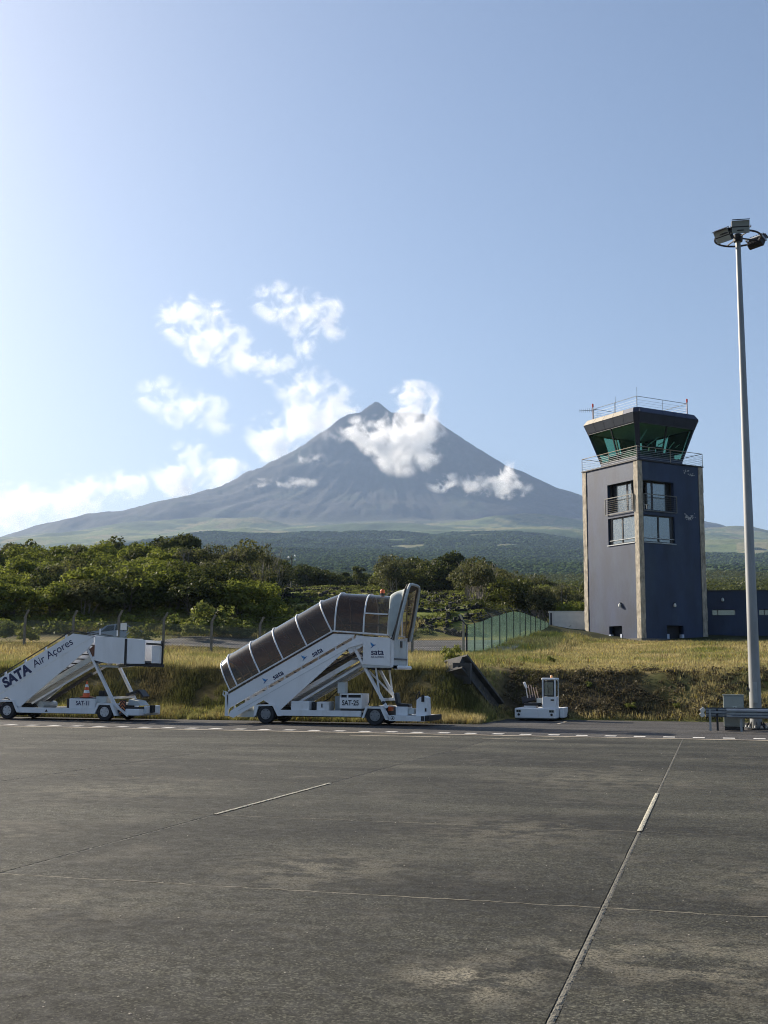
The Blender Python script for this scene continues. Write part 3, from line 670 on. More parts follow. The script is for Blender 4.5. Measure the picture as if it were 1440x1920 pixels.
# fascia: sheet panels with open joints (lower dark band; upper band's left side painted sunlit beige), each its own piece
fas_lo = pm('fascia_sheet', (.030, .040, .062), .5, metal=.2, var=.2, scale=1.5); fas_sunlit = pm('fascia_flashing', (.30, .265, .20), .6, var=.25, scale=1.2, dirt=(.12, .12, .12), dirt_amt=.4)
fas_ub = pm('fascia_blue', (.040, .055, .10), .55, var=.2, scale=1.2)
for i in range(4):
    R4 = Matrix.Rotation(i * math.pi / 2, 4, 'Z')
    for k in range(5):
        for lo in (0, 1):
            za, zb = ((ZG1 + .02, 17.96), (18.0, 18.40))[lo]; sa, sb_ = ((ST + .03, ST + .26), (ST + .27, ST + .04))[lo]
            la, lb = sa - .32, sb_ - .32
            x0, x1 = -1 + 2 * k / 5 + .006, -1 + 2 * (k + 1) / 5 - .006
            v = [(la * x0, -sa - .012, za), (la * x1, -sa - .012, za), (lb * x1, -sb_ - .012, zb), (lb * x0, -sb_ - .012, zb)]
            v += [(a, b + .03, c) for a, b, c in v]
            mt = fas_lo if lo == 0 else (fas_sunlit if (i == 3 and k < 4) else fas_ub)
            o = MB().add([R4 @ Vector(p) for p in v], [(0, 1, 2, 3), (4, 7, 6, 5), (0, 4, 5, 1), (1, 5, 6, 2), (2, 6, 7, 3), (3, 7, 4, 0)]).build('fascia_panel', mt, tower)
    # glass, two panes a side, raking mullion between
    def g(x, z): # x in -1..1 along the side
        t = (z - ZG0) / (ZG1 - ZG0); s = SB + (ST - SB) * t; c = CHB + (CHT - CHB) * t
        return R4 @ Vector(((s - c) * x, -s + .05, z))
    wf = MB().beam(g(0, ZG0), g(0, ZG1), .09, .12, (0, 0, 1)).beam(g(-1, ZG0 + .03), g(1, ZG0 + .03), .1, .1, (0, 0, 1)).beam(g(-1, ZG1 - .03), g(1, ZG1 - .03), .1, .1, (0, 0, 1)).build('window', blackp, tower)
    for xa, xb in ((-.99, -.02), (.02, .99)):
        MB().add([g(xa, ZG0 + .06), g(xb, ZG0 + .06), g(xb, ZG1 - .06), g(xa, ZG1 - .06)], [(0, 1, 2, 3)]).build('pane', cabglass, wf)
    # corner mullion
    t0 = ring(SB + .01, ZG0, CHB); t1 = ring(ST + .01, ZG1, CHT)
    A = [R4 @ Vector(p) for p in (t0[0], t0[1], t1[1], t1[0])]; inn = [R4 @ Vector((p[0] * .93, p[1] * .93, p[2])) for p in (t0[0], t0[1], t1[1], t1[0])]
    MB().add(A + inn, [(0, 1, 2, 3), (4, 7, 6, 5), (0, 4, 5, 1), (1, 5, 6, 2), (2, 6, 7, 3), (3, 7, 4, 0)]).build('corner_mullion', navyd, tower)
# inside the cab
MB().box((-SB + .3, -SB + .3, HT + .12), (SB - .3, SB - .3, HT + .2)).build('cab_floor', inter, tower)
MB().box((-ST + .3, -ST + .3, ZG1 - .02), (ST - .3, ST - .3, ZG1 + .05)).build('cab_ceiling', pm('ceiling_tile', (.6, .64, .6), .8), tower)
MB().lathe([(.22, HT + .2), (.22, ZG1 - .02)], 14, 'Z', (-.9, -.6, 0)).build('cab_column', pm('cab_column', (.6, .62, .58), .7), tower)
MB().box((-1.9, -1.9, HT + .2), (-1.2, 1.9, 15.25)).box((-1.2, -1.9, HT + .2), (1.9, -1.25, 15.25)).box((-1.85, -.9, 15.25), (-1.7, -.2, 15.75)).box((.1, -1.8, 15.25), (.8, -1.7, 15.75)).build('console', dark, tower)
for i in (1, 2):   # dark roller blinds half drawn on the two far sides
    R4 = Matrix.Rotation(i * math.pi / 2, 4, 'Z')
    for xa, xb, zb in ((-.80, -.06, 15.3), (.45, .9, 15.5)):
        def g2(x, z):
            t = (z - ZG0) / (ZG1 - ZG0); s_ = SB + (ST - SB) * t; return R4 @ Vector((s_ * x, -s_ + .16, z))
        MB().add([g2(xa, zb), g2(xb, zb), g2(xb, ZG1 - .05), g2(xa, ZG1 - .05)], [(0, 1, 2, 3)]).build('roller_blind', pm('blind_dark', (.05, .06, .055), .7), tower)
bl = pm('blind_film', (.55, .6, .56), .35, metal=.3)
for k in range(7):   # crumpled reflective sun films on the right-hand side
    x = -1.6 + k * .62 + rng.uniform(-.1, .1); z = 15.7 + rng.uniform(0, .9)
    m = MB(); a = rng.uniform(.4, .9); L_ = rng.uniform(.5, 1.3)
    p = Vector((x, -2.45 + rng.uniform(.05, .4), z)); e = Vector((math.cos(a), 0, math.sin(a))) * L_
    m.beam(p - e / 2, p + e / 2, .03, rng.uniform(.04, .10), (0, 0, 1)); m.build('sun_film', bl, tower)
# roof rail, lights, aerial
rail_run('roof_rail', steel, [(-2.72, -2.72), (2.72, -2.72), (2.72, 2.72), (-2.72, 2.72)], 18.45, 19.45, 4, 2, tower, .022, .010)
for (x, y) in ((-2.9, 2.6), (2.7, -2.7)):
    o = MB().tube([(x, y, 18.45), (x, y, 19.55)], .045, 8).build('light_post', pm('mast_pink', (.5, .33, .28), .5), tower)
    MB().lathe([(.03, 19.55), (.075, 19.58), (.075, 19.82), (.03, 19.88)], 12, 'Z', (x, y, 0)).build('obstruction_light', redp, o)
yg = MB(); A = Vector((-2.9, 2.6, 19.32)); dirv = Vector((-.72, .70, 0))
yg.beam(A, A + dirv * 1.15, .03, .03); yg.beam(A, A - dirv * .25, .03, .03)
for k in range(7): c = A + dirv * (.12 + k * .16); yg.beam(c + Vector((.2, .2, 0)) * .0 + Vector((0, 0, -.17)), c + Vector((0, 0, .17)), .015, .015)
yg.build('aerial', dark, tower)
for x, y, zt in ((-2.72, -.1, 19.95), (-2.4, -2.4, 20.3)): MB().tube([(x, y, 18.45), (x, y, zt)], .013, 5).build('whip_aerial', dark, tower)

# low buildings either side
wl = thing('utility_building', 'small pale rendered block built against the left side of the control tower', 'building', (0, 0, 0))
p0, p1 = atD(1030, 1197, 99.0), atD(1096, 1197, 99.0); wl.location = (p0.x, p0.y, p0.z); zt = atD(1060, 1147, 99.0).z - p0.z
ux = (p1 - p0).length; wl.rotation_euler = (0, 0, YAW - rad(8.2))
MB().box((0, 0, -1), (ux, 1.6, zt)).build('wall', cream, wl)
MB().box((-.06, -.06, zt), (ux + .02, 1.66, zt + .07)).build('coping', greyw, wl)
MB().box((.1, -.09, -.5), (.24, -.005, zt - .1)).build('downpipe', dark, wl)
nb = thing('flat_roofed_building', 'long low navy building with slit windows right of the control tower', 'building', (0, 0, 0))
p0, p1 = atD(1319, 1202, 97.0), atD(1560, 1208, 95.0); nb.location = (p0.x, p0.y, p0.z); zt = atD(1330, 1108, 97.0).z - p0.z
nb.rotation_euler = (0, 0, math.atan2(p1.y - p0.y, p1.x - p0.x)); LX = 18.0
def nbx(px): return (px - 1319) / F * 97.0
holes = [(nbx(1337), nbx(1378), zt - 2.0, zt - 1.52), (nbx(1421), nbx(1470), zt - 2.0, zt - 1.52), (nbx(1500), nbx(1545), zt - 2.0, zt - 1.52)]
m = MB(); us = sorted({-.8, LX} | {x for o in holes for x in o[:2]}); zs = [-1.2, zt - 2.0, zt - 1.52, zt]
for a, b in zip(us, us[1:]):
    for c, d in zip(zs, zs[1:]):
        if any(o[0] < (a + b) / 2 < o[1] and o[2] < (c + d) / 2 < o[3] for o in holes): continue
        m.box((a, 0, c), (b, .3, d))
m.box((LX - .3, .3, -1.2), (LX, 9, zt)).box((-.8, 8.7, -1.2), (LX - .3, 9, zt)).box((-.8, .3, -1.2), (-.5, 8.7, zt)); m.build('wall', navy, nb)
MB().box((-.86, -.06, zt + .002), (LX + .06, 9.06, zt + .09)).build('roof', dark, nb)
for a, b, c, d in holes:
    w = MB().box((a, .14, c), (b, .2, c + .04)).box((a, .14, d - .04), (b, .2, d)).box((a + .4, .14, c + .04), (a + .46, .2, d - .04)).build('window', blackp, nb)
    MB().box((a, .165, c + .04), (b, .172, d - .04)).build('pane', winglass, w)
    MB().box((a, .5, c), (b, .52, d)).build('blind', pm('dim_blind', (.2, .22, .22), .8), w)
MB().lathe([(.02, 0), (.10, .02), (.12, .12), (.09, .24), (.03, .30)], 12, 'Z', (nbx(1356), -.13, zt - .85)).build('bulkhead_lamp', pm('lamp_white', (.7, .7, .66), .35), nb)
for k in range(9): MB().box((-.7 + k * 2.0, -.012, -1), (-.685 + k * 2.0, -.001, zt - 2.1)).build('wall_joint', navyd, nb)

# ================================================================== floodlight mast
mast = thing('floodlight_mast', 'tall tapering galvanised mast carrying a ring of floodlights at its top', 'lamp mast', (1.45, 42.4, 0))
prof = [(.235, .05), (.225, 1.2), (.205, 4.0), (.19, 6.0), (.165, 9.0), (.14, 12), (.105, 16.9), (.10, 17.4)]
m = MB()
for i in range(len(prof) - 1): pass
m.lathe([(r * .87, z) for r, z in prof], 16); m.build('pole', pm('mast_steel', (.28, .29, .29), .5, metal=.25, var=.22, scale=1.8, streak=4, dirt=(.2, .21, .22), dirt_amt=.4), mast, smooth=True)
MB().lathe([(.42, 0), (.42, .05)], 16).build('base_plate', dark, mast)
bolt = MB().lathe([(.035, .05), (.035, .14)], 6).box((-.05, -.05, .05), (.05, .05, .08)).mesh('bolt', pm('bolt_pale', (.5, .5, .48), .5))
for k in range(10):
    a = k * math.tau / 10 + .2; o = bpy.data.objects.new('bolt', bolt); COL.objects.link(o); o.parent = mast; o.location = (.34 * math.cos(a), .34 * math.sin(a), .004)
for k in range(8):
    a = k * math.tau / 8; M_ = Matrix.Rotation(a, 4, 'Z'); MB().add([M_ @ Vector(p) for p in ((.22, -.01, .055), (.40, -.01, .055), (.22, -.01, .28), (.22, .01, .055), (.40, .01, .055), (.22, .01, .28))], [(0, 1, 2), (3, 5, 4), (0, 3, 4, 1), (1, 4, 5, 2), (2, 5, 3, 0)]).build('gusset', dark, mast)
MB().box((-.07, -.2452, .9), (.07, -.21, 1.6)).build('hatch', steel, mast)
MB().box((-.28, -.05, 1.32), (-.20, .05, 1.42)).build('clamp', dark, mast)
RZ_ = 17.42; RR = .80
hr_ = MB().tube([(RR * math.cos(t), RR * math.sin(t), RZ_) for t in np.linspace(0, math.tau, 33)[:-1]], .035, 8, closed=True)
for k in range(4): t = k * math.pi / 2 + .5; hr_.tube([(.1 * math.cos(t), .1 * math.sin(t), RZ_ + .02), (RR * math.cos(t), RR * math.sin(t), RZ_)], .028, 6)
hr_.lathe([(.16, RZ_ - .12), (.18, RZ_ + .12), (.10, RZ_ + .16)], 14); hr_.build('head_ring', dark, mast, smooth=True)
def flood(loc, yaw, tilt):
    M_ = Matrix.Translation(loc) @ Matrix.Rotation(yaw, 4, 'Z') @ Matrix.Rotation(tilt, 4, 'X')
    fl = MB().box((-.30, -.02, -.22), (.30, .10, .22), M_).box((-.30, .10, -.2), (.30, .15, .2), M_)
    for k in range(9): fl.box((-.30 + k * .07, .15, -.2), (-.285 + k * .07, .22, .2), M_)
    b = fl.build('floodlight', dark, mast)
    for z0, z1 in ((-.215, -.02), (.02, .215)): MB().box((-.30, -.035, z0), (.30, -.021, z1), M_).build('lamp_lens', lampglass, b)
    MB().box((-.36, -.02, -.03), (-.335, .3, .03), M_).box((.335, -.02, -.03), (.36, .3, .03), M_).box((-.36, .27, -.03), (.36, .3, .03), M_).build('bracket', steel, b)
    MB().box((-.30, -.12, .242), (.30, .12, .262), M_).build('visor', dark, b)
flood((.08, -RR - .02, RZ_ + .12), rad(5), rad(18)); flood((-RR * .66, -.52, RZ_ - .06), rad(-38), rad(32))
flood((.72, .58, RZ_ - .02), rad(140), rad(30))

# control cabinet and crash barrier
cb = thing('electrical_cabinet', 'plain grey green steel electrical cabinet behind the crash barrier end', 'cabinet', (.72, 41.6, 0))
MB().box((-.33, -.2, .12), (.33, .2, 1.15)).build('body', cabg, cb, bevel=.008)
MB().box((-.35, -.22, 1.15), (.35, .22, 1.18)).build('lid', cabg, cb)
MB().box((-.31, -.215, .16), (.31, -.2, 1.11)).build('door', cabg, cb)
MB().box((-.31, -.17, 0), (.31, .17, .12)).build('plinth', dark, cb)
hs = MB().box((-.035, -.222, .70), (.10, -.2165, .80)).build('warning_label', pm('label_pale', (.42, .46, .42), .5), cb)
MB().prism([(.0, .725), (.065, .725), (.0325, .785)], -.2245, -.2228).build('warning_triangle', black, hs)
MB().box((.26, -.235, .60), (.285, -.216, .72)).build('handle', dark, cb)
gr_ = thing('crash_barrier', 'galvanised W-beam crash barrier with a pale flared end beside the lamp mast', 'barrier', (0, 40.5, 0))
# two rails back to back: near run starts right of the terminal
def wbeam(x0, x1, y, z, sgn, n=40, flare=0.):
    prof = [(0, -.155), (.03, -.15), (.08, -.11), (.08, -.07), (.01, -.03), (.01, .03), (.08, .07), (.08, .11), (.03, .15), (0, .155)]
    m = MB(); v = []; f = []
    for i in range(n + 1):
        t = i / n; x = x0 + (x1 - x0) * t
        for a, b in prof: v.append((x, y - sgn * a, z + b))
    k = len(prof)
    for i in range(n):
        for j in range(k - 1): f.append((i * k + j, i * k + j + 1, (i + 1) * k + j + 1, (i + 1) * k + j))
    m.add(v, f); off = len(v)
    v2 = [(a, b + sgn * .006, c) for a, b, c in v]; m.add(v2, [tuple(reversed(q)) for q in f]); return m
wbeam(.47, 9.0, -.1, .58, 1).build('rail', galv, gr_)
wbeam(-.18, 9.0, .55, .60, -1).build('rail', galv, gr_)
MB().prism([(-.10, -.17), (.02, -.12), (-.03, -.01), (.03, .07), (-.05, .17), (-.16, .08), (-.12, -.02), (-.18, -.07)], .35, .75).build('flared_end', pm('terminal_pale', (.62, .60, .54), .45, var=.15), gr_, loc=(-.22, .0, .6))
for x, y in ((-.05, .45), (.18, .62), (.92, -.02), (2.9, -.02), (2.9, .45), (4.9, -.02)):
    MB().box((x - .035, y - .05, -.05), (x + .035, y + .05, .70)).build('post', dark if x == .18 else galv, gr_)
MB().box((1.98, 2.55, .62), (2.6, 2.9, .72)).box((1.98, 2.6, .72), (2.06, 2.85, 1.2)).build('spacer', dark, gr_)

# ================================================================== boarding stairs
def wheel(parent, x, y, r, w, rimm, side=-1):
    t = MB().lathe([(r * .56, -w / 2), (r * .92, -w / 2), (r, -w * .32), (r, w * .32), (r * .92, w / 2), (r * .56, w / 2)], 30, 'Y', caps=False).build('wheel', black, parent, smooth=True, loc=(x, y, r))
    f = side * w / 2
    MB().lathe([(r * .57, f * .98), (r * .54, f * .98), (r * .50, f * .62), (r * .30, f * .55), (r * .26, f * .9), (r * .12, f * 1.0), (r * .02, f * 1.02)], 26, 'Y').build('rim', rimm, t, smooth=True)
    m = MB()
    for k in range(6):
        a = k * math.tau / 6; m.lathe([(r * .055, f * .80), (r * .055, f * .99)], 6, 'Y', (r * .40 * math.cos(a), 0, r * .40 * math.sin(a)))
    m.build('wheel_nut', dark, t)
    m = MB()
    for k in range(8): a = k * math.tau / 8; m.lathe([(r * .05, f * .62), (r * .05, f * .70)], 6, 'Y', (r * .45 * math.cos(a), 0, r * .45 * math.sin(a)))
    m.build('rim_hole', black, t)
def fender(parent, outer, inner, y0, y1, mat_):
    """arch plate: outer and inner open polylines (same count)"""
    n = len(outer); m = MB(); v = []; f = []
    for y in (y0, y1): v += [(a, y, b) for a, b in outer] + [(a, y, b) for a, b in inner]
    for i in range(n - 1):
        f += [(i, i + 1, n + i + 1, n + i), (2 * n + i, 3 * n + i, 3 * n + i + 1, 2 * n + i + 1), (i, 2 * n + i, 2 * n + i + 1, i + 1), (n + i, n + i + 1, 3 * n + i + 1, 3 * n + i)]
    f += [(0, n, 3 * n, 2 * n), (n - 1, 3 * n - 1, 4 * n - 1, 2 * n - 1)]
    m.add(v, f).build('fender', mat_, parent)
YN, YF = -1.0, 1.0
def bird(parent, x, y, z, s, ang):
    """the carrier's swooping bird mark"""
    body = [(-.50, -.28), (-.20, -.20), (.02, -.10), (.30, -.02), (.52, .02), (.34, .08), (.20, .10), (.02, .06), (-.18, -.06)]
    wing = [(-.22, .62), (-.12, .42), (.02, .30), (.16, .12), (.05, .04), (-.14, -.04), (-.24, .16), (-.28, .40)]
    M_ = face_mtx(x, y, z, ang)
    for poly, mt, dz in ((body, blue_ink, 0), (wing, sky_ink, .0015)):
        m = MB().prism([(a * s, b * s) for a, b in poly], dz, dz + .003, 'XY'); me = m.mesh('bird_mark', mt); me.transform(M_)
        o = bpy.data.objects.new('bird_mark', me); COL.objects.link(o); o.parent = parent

# ---- covered stairs (near side plane at Y = 40.3)
CX, CY = -13.4, 41.3
cs_ = thing('covered_boarding_stairs', 'white mobile boarding stairs under a brown smoked canopy with a grey fabric hood', 'boarding stairs', (CX, CY, 0))
def L(x): return x - CX
SL = .5535; SA = math.atan(SL)
def slot(x): return .46 + (x + 16.88) * SL           # lower edge of the slot line, world x
for sgn, y0, y1 in ((-1, YN, YN + .05), (1, YF - .05, YF)):
    up = [(-17.06, 1.0), (-13.0, 3.22), (-12.2, 3.195), (-12.22, slot(-12.22) + .10), (-16.92, slot(-16.92) + .11), (-17.0, slot(-17.0) + .06)]
    MB().prism([(L(a), b) for a, b in up], y0, y1).build('side_panel', white_clean, cs_)
    lo = [(-16.98, .26), (-16.90, slot(-16.9) - .01), (-12.16, slot(-12.16) - .01), (-12.14, 3.16), (-11.87, 3.14), (-11.87, 2.86), (-12.42, 2.72), (-15.02, .46), (-15.62, .84), (-16.78, .19)]
    MB().prism([(L(a), b) for a, b in lo], y0 + .004, y1 + .004).build('side_panel', white_clean, cs_)
    for k in range(8):
        x = -16.75 + k * .64; MB().box((L(x - .025), y0 + .006, slot(x) - .08), (L(x + .025), y1 - .006, slot(x) + .18)).build('slot_post', white, cs_)
    # fold line on the lower board
    MB().beam((L(-16.6), y0 + .002 if sgn < 0 else y1, slot(-16.6) - .17), (L(-12.5), y0 + .002 if sgn < 0 else y1, slot(-12.5) - .22), .012, .012).build('panel_seam', greyw, cs_)
    # handrail base: white rail and dark bar filling the gap under the canopy
    MB().beam((L(-17.0), y0 + .02, 1.155), (L(-13.02), y0 + .02, 3.32), .05, .05).beam((L(-13.02), y0 + .02, 3.32), (L(-10.85), y0 + .02, 3.17), .05, .05).build('canopy_rail', white, cs_)
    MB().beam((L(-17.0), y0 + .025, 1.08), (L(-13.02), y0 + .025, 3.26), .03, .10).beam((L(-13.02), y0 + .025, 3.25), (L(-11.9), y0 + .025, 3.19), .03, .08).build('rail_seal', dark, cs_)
# front newel
MB().box((L(-17.12), YN, .25), (L(-17.0), YN + .08, 1.12)).box((L(-17.12), YF - .08, .25), (L(-17.0), YF, 1.12)).build('newel_post', white, cs_)
MB().tube([(L(-17.06), YN + .04, 1.1), (L(-17.2), YN + .04, 1.14), (L(-17.22), YN + .04, 1.02), (L(-17.08), YN + .04, .92)], .03, 8).tube([(L(-17.06), YF - .04, 1.1), (L(-17.2), YF - .04, 1.14), (L(-17.22), YF - .04, 1.02), (L(-17.08), YF - .04, .92)], .03, 8).build('rail_end', greyw, cs_)
# treads
tr = MB().box((-.14, YN + .06, -.02), (.14, YF - .06, .02)).mesh('tread', tread)
for k in range(15):
    o = bpy.data.objects.new('tread', tr); COL.objects.link(o); o.parent = cs_; x = -16.75 + k * .30; o.location = (L(x), 0, slot(x) - .02)
MB().box((L(-12.3), YN + .06, 2.30), (L(-10.75), YF - .06, 2.36)).build('platform_floor', tread, cs_)
# stringers and underframe
for y in (YN + .28, YF - .28):
    MB().beam((L(-15.2), y, .62), (L(-12.0), y, 2.42), .07, .16, (0, 0, 1)).build('stringer', white, cs_)
    MB().beam((L(-14.7), y + .1, .60), (L(-12.05), y + .1, 2.12), .05, .08, (0, 0, 1)).build('brace', white, cs_)
MB().beam((L(-14.6), -.2, .55), (L(-12.3), -.2, 1.95), .12, .12).build('cylinder', steel, cs_)
MB().beam((L(-13.6), -.2, 1.16), (L(-12.1), -.2, 2.08), .06, .06).build('piston_rod', rim, cs_)
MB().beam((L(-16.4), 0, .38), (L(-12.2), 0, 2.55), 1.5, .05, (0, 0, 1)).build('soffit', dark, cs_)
MB().beam((L(-12.45), YN + .07, 2.62), (L(-11.9), YN + .07, 2.95), .05, .28, (0, 0, 1)).build('knee_plate', white, cs_)
# landing box
MB().prism([(L(-11.88), 2.14), (L(-11.86), 3.12), (L(-10.86), 3.07), (L(-10.88), 2.08)], YN - .045, YN + .03).build('landing_panel', white_clean, cs_)
MB().box((L(-11.86), YF - .05, 2.1), (L(-10.86), YF, 3.1)).build('landing_panel', white_clean, cs_)
MB().box((L(-11.9), YN - .03, 2.02), (L(-10.8), YF, 2.13)).build('landing_frame', greyw, cs_)
for y in (YN - .04, YF - .06): MB().box((L(-10.86), y, 2.05), (L(-10.76), y + .1, 3.12)).build('gate_post', white, cs_)
MB().box((L(-10.80), YN + .1, 2.1), (L(-10.775), YN + .95, 3.02)).build('gate_panel', greyw, cs_)
MB().box((L(-10.80), YN + .99, 2.1), (L(-10.775), YF - .1, 3.0)).build('gate_panel', greyw, cs_)
MB().box((L(-10.773), YN + 1.0, 2.75), (L(-10.74), YN + 1.2, 2.98)).build('gate_lock', dark, cs_)
MB().tube([(L(-10.68), YN - .02, 2.03), (L(-10.68), YF + .05, 2.03)], .075, 12).build('bumper_bar', white, cs_, smooth=True)
MB().box((L(-10.78), YN - .02, 1.98), (L(-10.62), YN + .12, 2.1)).build('bumper_mount', black, cs_)
text('sata', .30, navy_ink, cs_, face_mtx(L(-11.34), YN - .049, 2.56), bold=.004, xs=1.0)
text('AIR AÇORES', .085, navy_ink, cs_, face_mtx(L(-11.34), YN - .049, 2.39))
bird(cs_, L(-11.50), YN - .049, 2.79, .24, .25)
for x in (-15.20, -13.72):
    text('sata', .28, navy_ink, cs_, face_mtx(L(x + .12), YN - .004, slot(x + .12) + .29, SA), bold=.004)
    bird(cs_, L(x - .36), YN - .004, slot(x - .36) + .34, .24, SA)
# canopy: ribs and panels
def section(n=13, hgt=1.33):
    pts = []
    for k in range(n):
        a = math.pi * k / (n - 1); c, s_ = math.cos(a), math.sin(a)
        pts.append((-math.copysign(abs(c) ** .72, c) * .98, s_ ** .80 * hgt))
    return pts
SEC = section()
nrm = Vector((-math.sin(SA), 0, math.cos(SA)))
def rib_pts(x, z, n_, k=1.0): return [Vector((L(x), y, z)) + n_ * (t * k) for y, t in SEC]
BZ = lambda x: 1.17 + (x + 16.98) * (3.33 - 1.17) / (16.98 - 13.03)
up_ = Vector((.03, 0, 1)).normalized()
st = [(-16.95, BZ(-16.95), nrm), (-16.66, BZ(-16.66), nrm), (-15.79, BZ(-15.79), nrm), (-14.90, BZ(-14.90), nrm), (-14.0, BZ(-14.0), nrm), (-13.07, BZ(-13.07), nrm), (-12.96, 3.34, up_), (-11.88, 3.27, up_), (-10.97, 3.20, up_)]
for i, (x, z, n_) in enumerate(st):
    k = .93 if i == 0 else (1.0 if i < 6 else 1.06)
    m = MB().tube(rib_pts(x, z, n_, k), .032 if i not in (0,) else .026, 6); m.build('canopy_rib', white, cs_, smooth=True)
def panel(a, b, ka, kb, mt, nm):
    A = rib_pts(*a, ka); B = rib_pts(*b, kb); n = len(A)
    return MB().add([p for p in A] + [p for p in B], [(j, j + 1, n + j + 1, n + j) for j in range(n - 1)]).build(nm, mt, cs_, smooth=True)
for i in range(len(st) - 1):
    ka = .92 if i == 0 else (.99 if i < 6 else 1.05); kb = .99 if i + 1 < 6 else 1.05
    panel(st[i], st[i + 1], ka, kb, polyl if i == 7 else polyc, 'canopy_panel')
for y in (-.975, .975): MB().beam((L(-11.86), y, 3.95), (L(-10.99), y, 3.90), .04, .05, (0, 0, 1)).build('window_bar', white, cs_)
MB().tube([(L(-11.45), 0, 4.66), (L(-11.45), 0, 4.72)], .10, 10).build('beacon_base', dark, cs_)
MB().lathe([(.085, 4.72), (.085, 4.82), (.06, 4.86)], 12, 'Z', (L(-11.45), 0, 0)).build('beacon', orange, cs_)
# inner handrails seen through the canopy
for y in (YN + .14, YF - .14): MB().tube([(L(-16.7), y, 1.55), (L(-12.9), y, 3.62), (L(-11.2), y, 3.55)], .022, 6).build('handrail', steel, cs_)
# fabric hood: arch lofted from the last rib to a leaning front frame
def hood(pts_fn, n=17):
    out = []
    for k in range(n):
        a = math.pi * k / (n - 1); out.append(pts_fn(a))
    return out
def arch(x0, xt, z0, zt, wb, wt):
    pts = [(-wb, z0), (-wb, z0 + .5), (-(wb + wt) / 2 - .01, z0 + (zt - z0) * .62), (-wt, zt - .16), (-wt * .82, zt - .03), (-wt * .4, zt), (wt * .4, zt), (wt * .82, zt - .03), (wt, zt - .16), ((wb + wt) / 2 + .01, z0 + (zt - z0) * .62), (wb, z0 + .5), (wb, z0)]
    return [Vector((L(x0 + (xt - x0) * (z - z0) / (zt - z0)), y, z)) for y, z in pts]
secs = [arch(-10.98, -10.96, 3.14, 4.64, 1.0, .80), arch(-10.86, -10.70, 3.06, 4.78, 1.03, .80), arch(-10.78, -10.48, 3.0, 4.80, 1.0, .78), arch(-10.72, -10.34, 2.98, 4.96, 1.04, .80), arch(-10.66, -10.24, 3.0, 5.0, 1.03, .80)]
m = MB(); n = 12
for i, s_ in enumerate(secs):
    for q, p in enumerate(s_): m.v.append(tuple(p + Vector((random.uniform(-.02, .02), random.uniform(-.015, .015), random.uniform(-.012, .012)))))
for i in range(len(secs) - 1):
    for j in range(n - 1):
        if not (j >= 7 and i < 3): m.f.append((i * n + j, i * n + j + 1, (i + 1) * n + j + 1, (i + 1) * n + j))
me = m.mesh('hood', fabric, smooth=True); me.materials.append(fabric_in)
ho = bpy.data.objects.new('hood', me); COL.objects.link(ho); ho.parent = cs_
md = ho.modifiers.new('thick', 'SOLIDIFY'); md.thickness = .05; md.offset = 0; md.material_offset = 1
md = ho.modifiers.new('sub', 'SUBSURF'); md.levels = 1; md.render_levels = 2
hw_ = MB()
for i in range(3):
    o_ = len(hw_.v); hw_.v += [tuple(p) for p in secs[i][7:]] + [tuple(p) for p in secs[i + 1][7:]]; k_ = n - 7
    hw_.f += [(o_ + j, o_ + j + 1, o_ + k_ + j + 1, o_ + k_ + j) for j in range(k_ - 1)]
hw_.build('hood_window', polyl, cs_, smooth=True)
for i in (1, 3): MB().tube(secs[i][6:], .028, 6).build('hood_hoop', pm('hoop_brown', (.22, .17, .11), .6), cs_)
MB().tube(secs[-1], .055, 8).build('hood_frame', pm('hood_edge', (.42, .45, .44), .6), cs_, smooth=True)
MB().tube([p + Vector((-.10, 0, -.02)) for p in secs[-1]], .04, 8).build('hood_liner', fabric_in, cs_)
MB().tube([secs[0][0], secs[0][0].lerp(secs[-1][0], .5) + Vector((0, -.05, -.05)), secs[-2][2]], .018, 6).build('hood_cable', dark, cs_)
# legs
for y, xs in ((YN + .1, 0), (YF - .1, 0)):
    MB().beam((L(-12.30), y, 2.84), (L(-11.02), y, .62), .09, .15).build('leg', white, cs_)
    MB().lathe([(.05, -.08), (.05, .08)], 10, 'Y', (L(-12.27), y, 2.80)).lathe([(.06, -.08), (.06, .08)], 10, 'Y', (L(-11.13), y, .80)).build('pivot', dark, cs_)
    MB().beam((L(-11.45), y + .05, 2.05), (L(-11.28), y + .05, .92), .05, .06).build('prop', white, cs_)
MB().beam((L(-11.8), YN + .2, 2.0), (L(-11.1), YF - .15, .85), .05, .06).build('brace', white, cs_)
MB().beam((L(-11.20), YN + .1, .90), (L(-11.20), YF - .1, .90), .1, .08).build('cross_bar', white, cs_)
MB().box((L(-11.9), YN + .2, 1.95), (L(-11.3), YN + .3, 2.03)).box((L(-11.8), YF - .3, 1.95), (L(-11.3), YF - .2, 2.03)).box((L(-11.75), -.3, 1.93), (L(-11.5), .3, 2.03)).build('leg_mount', dark, cs_)
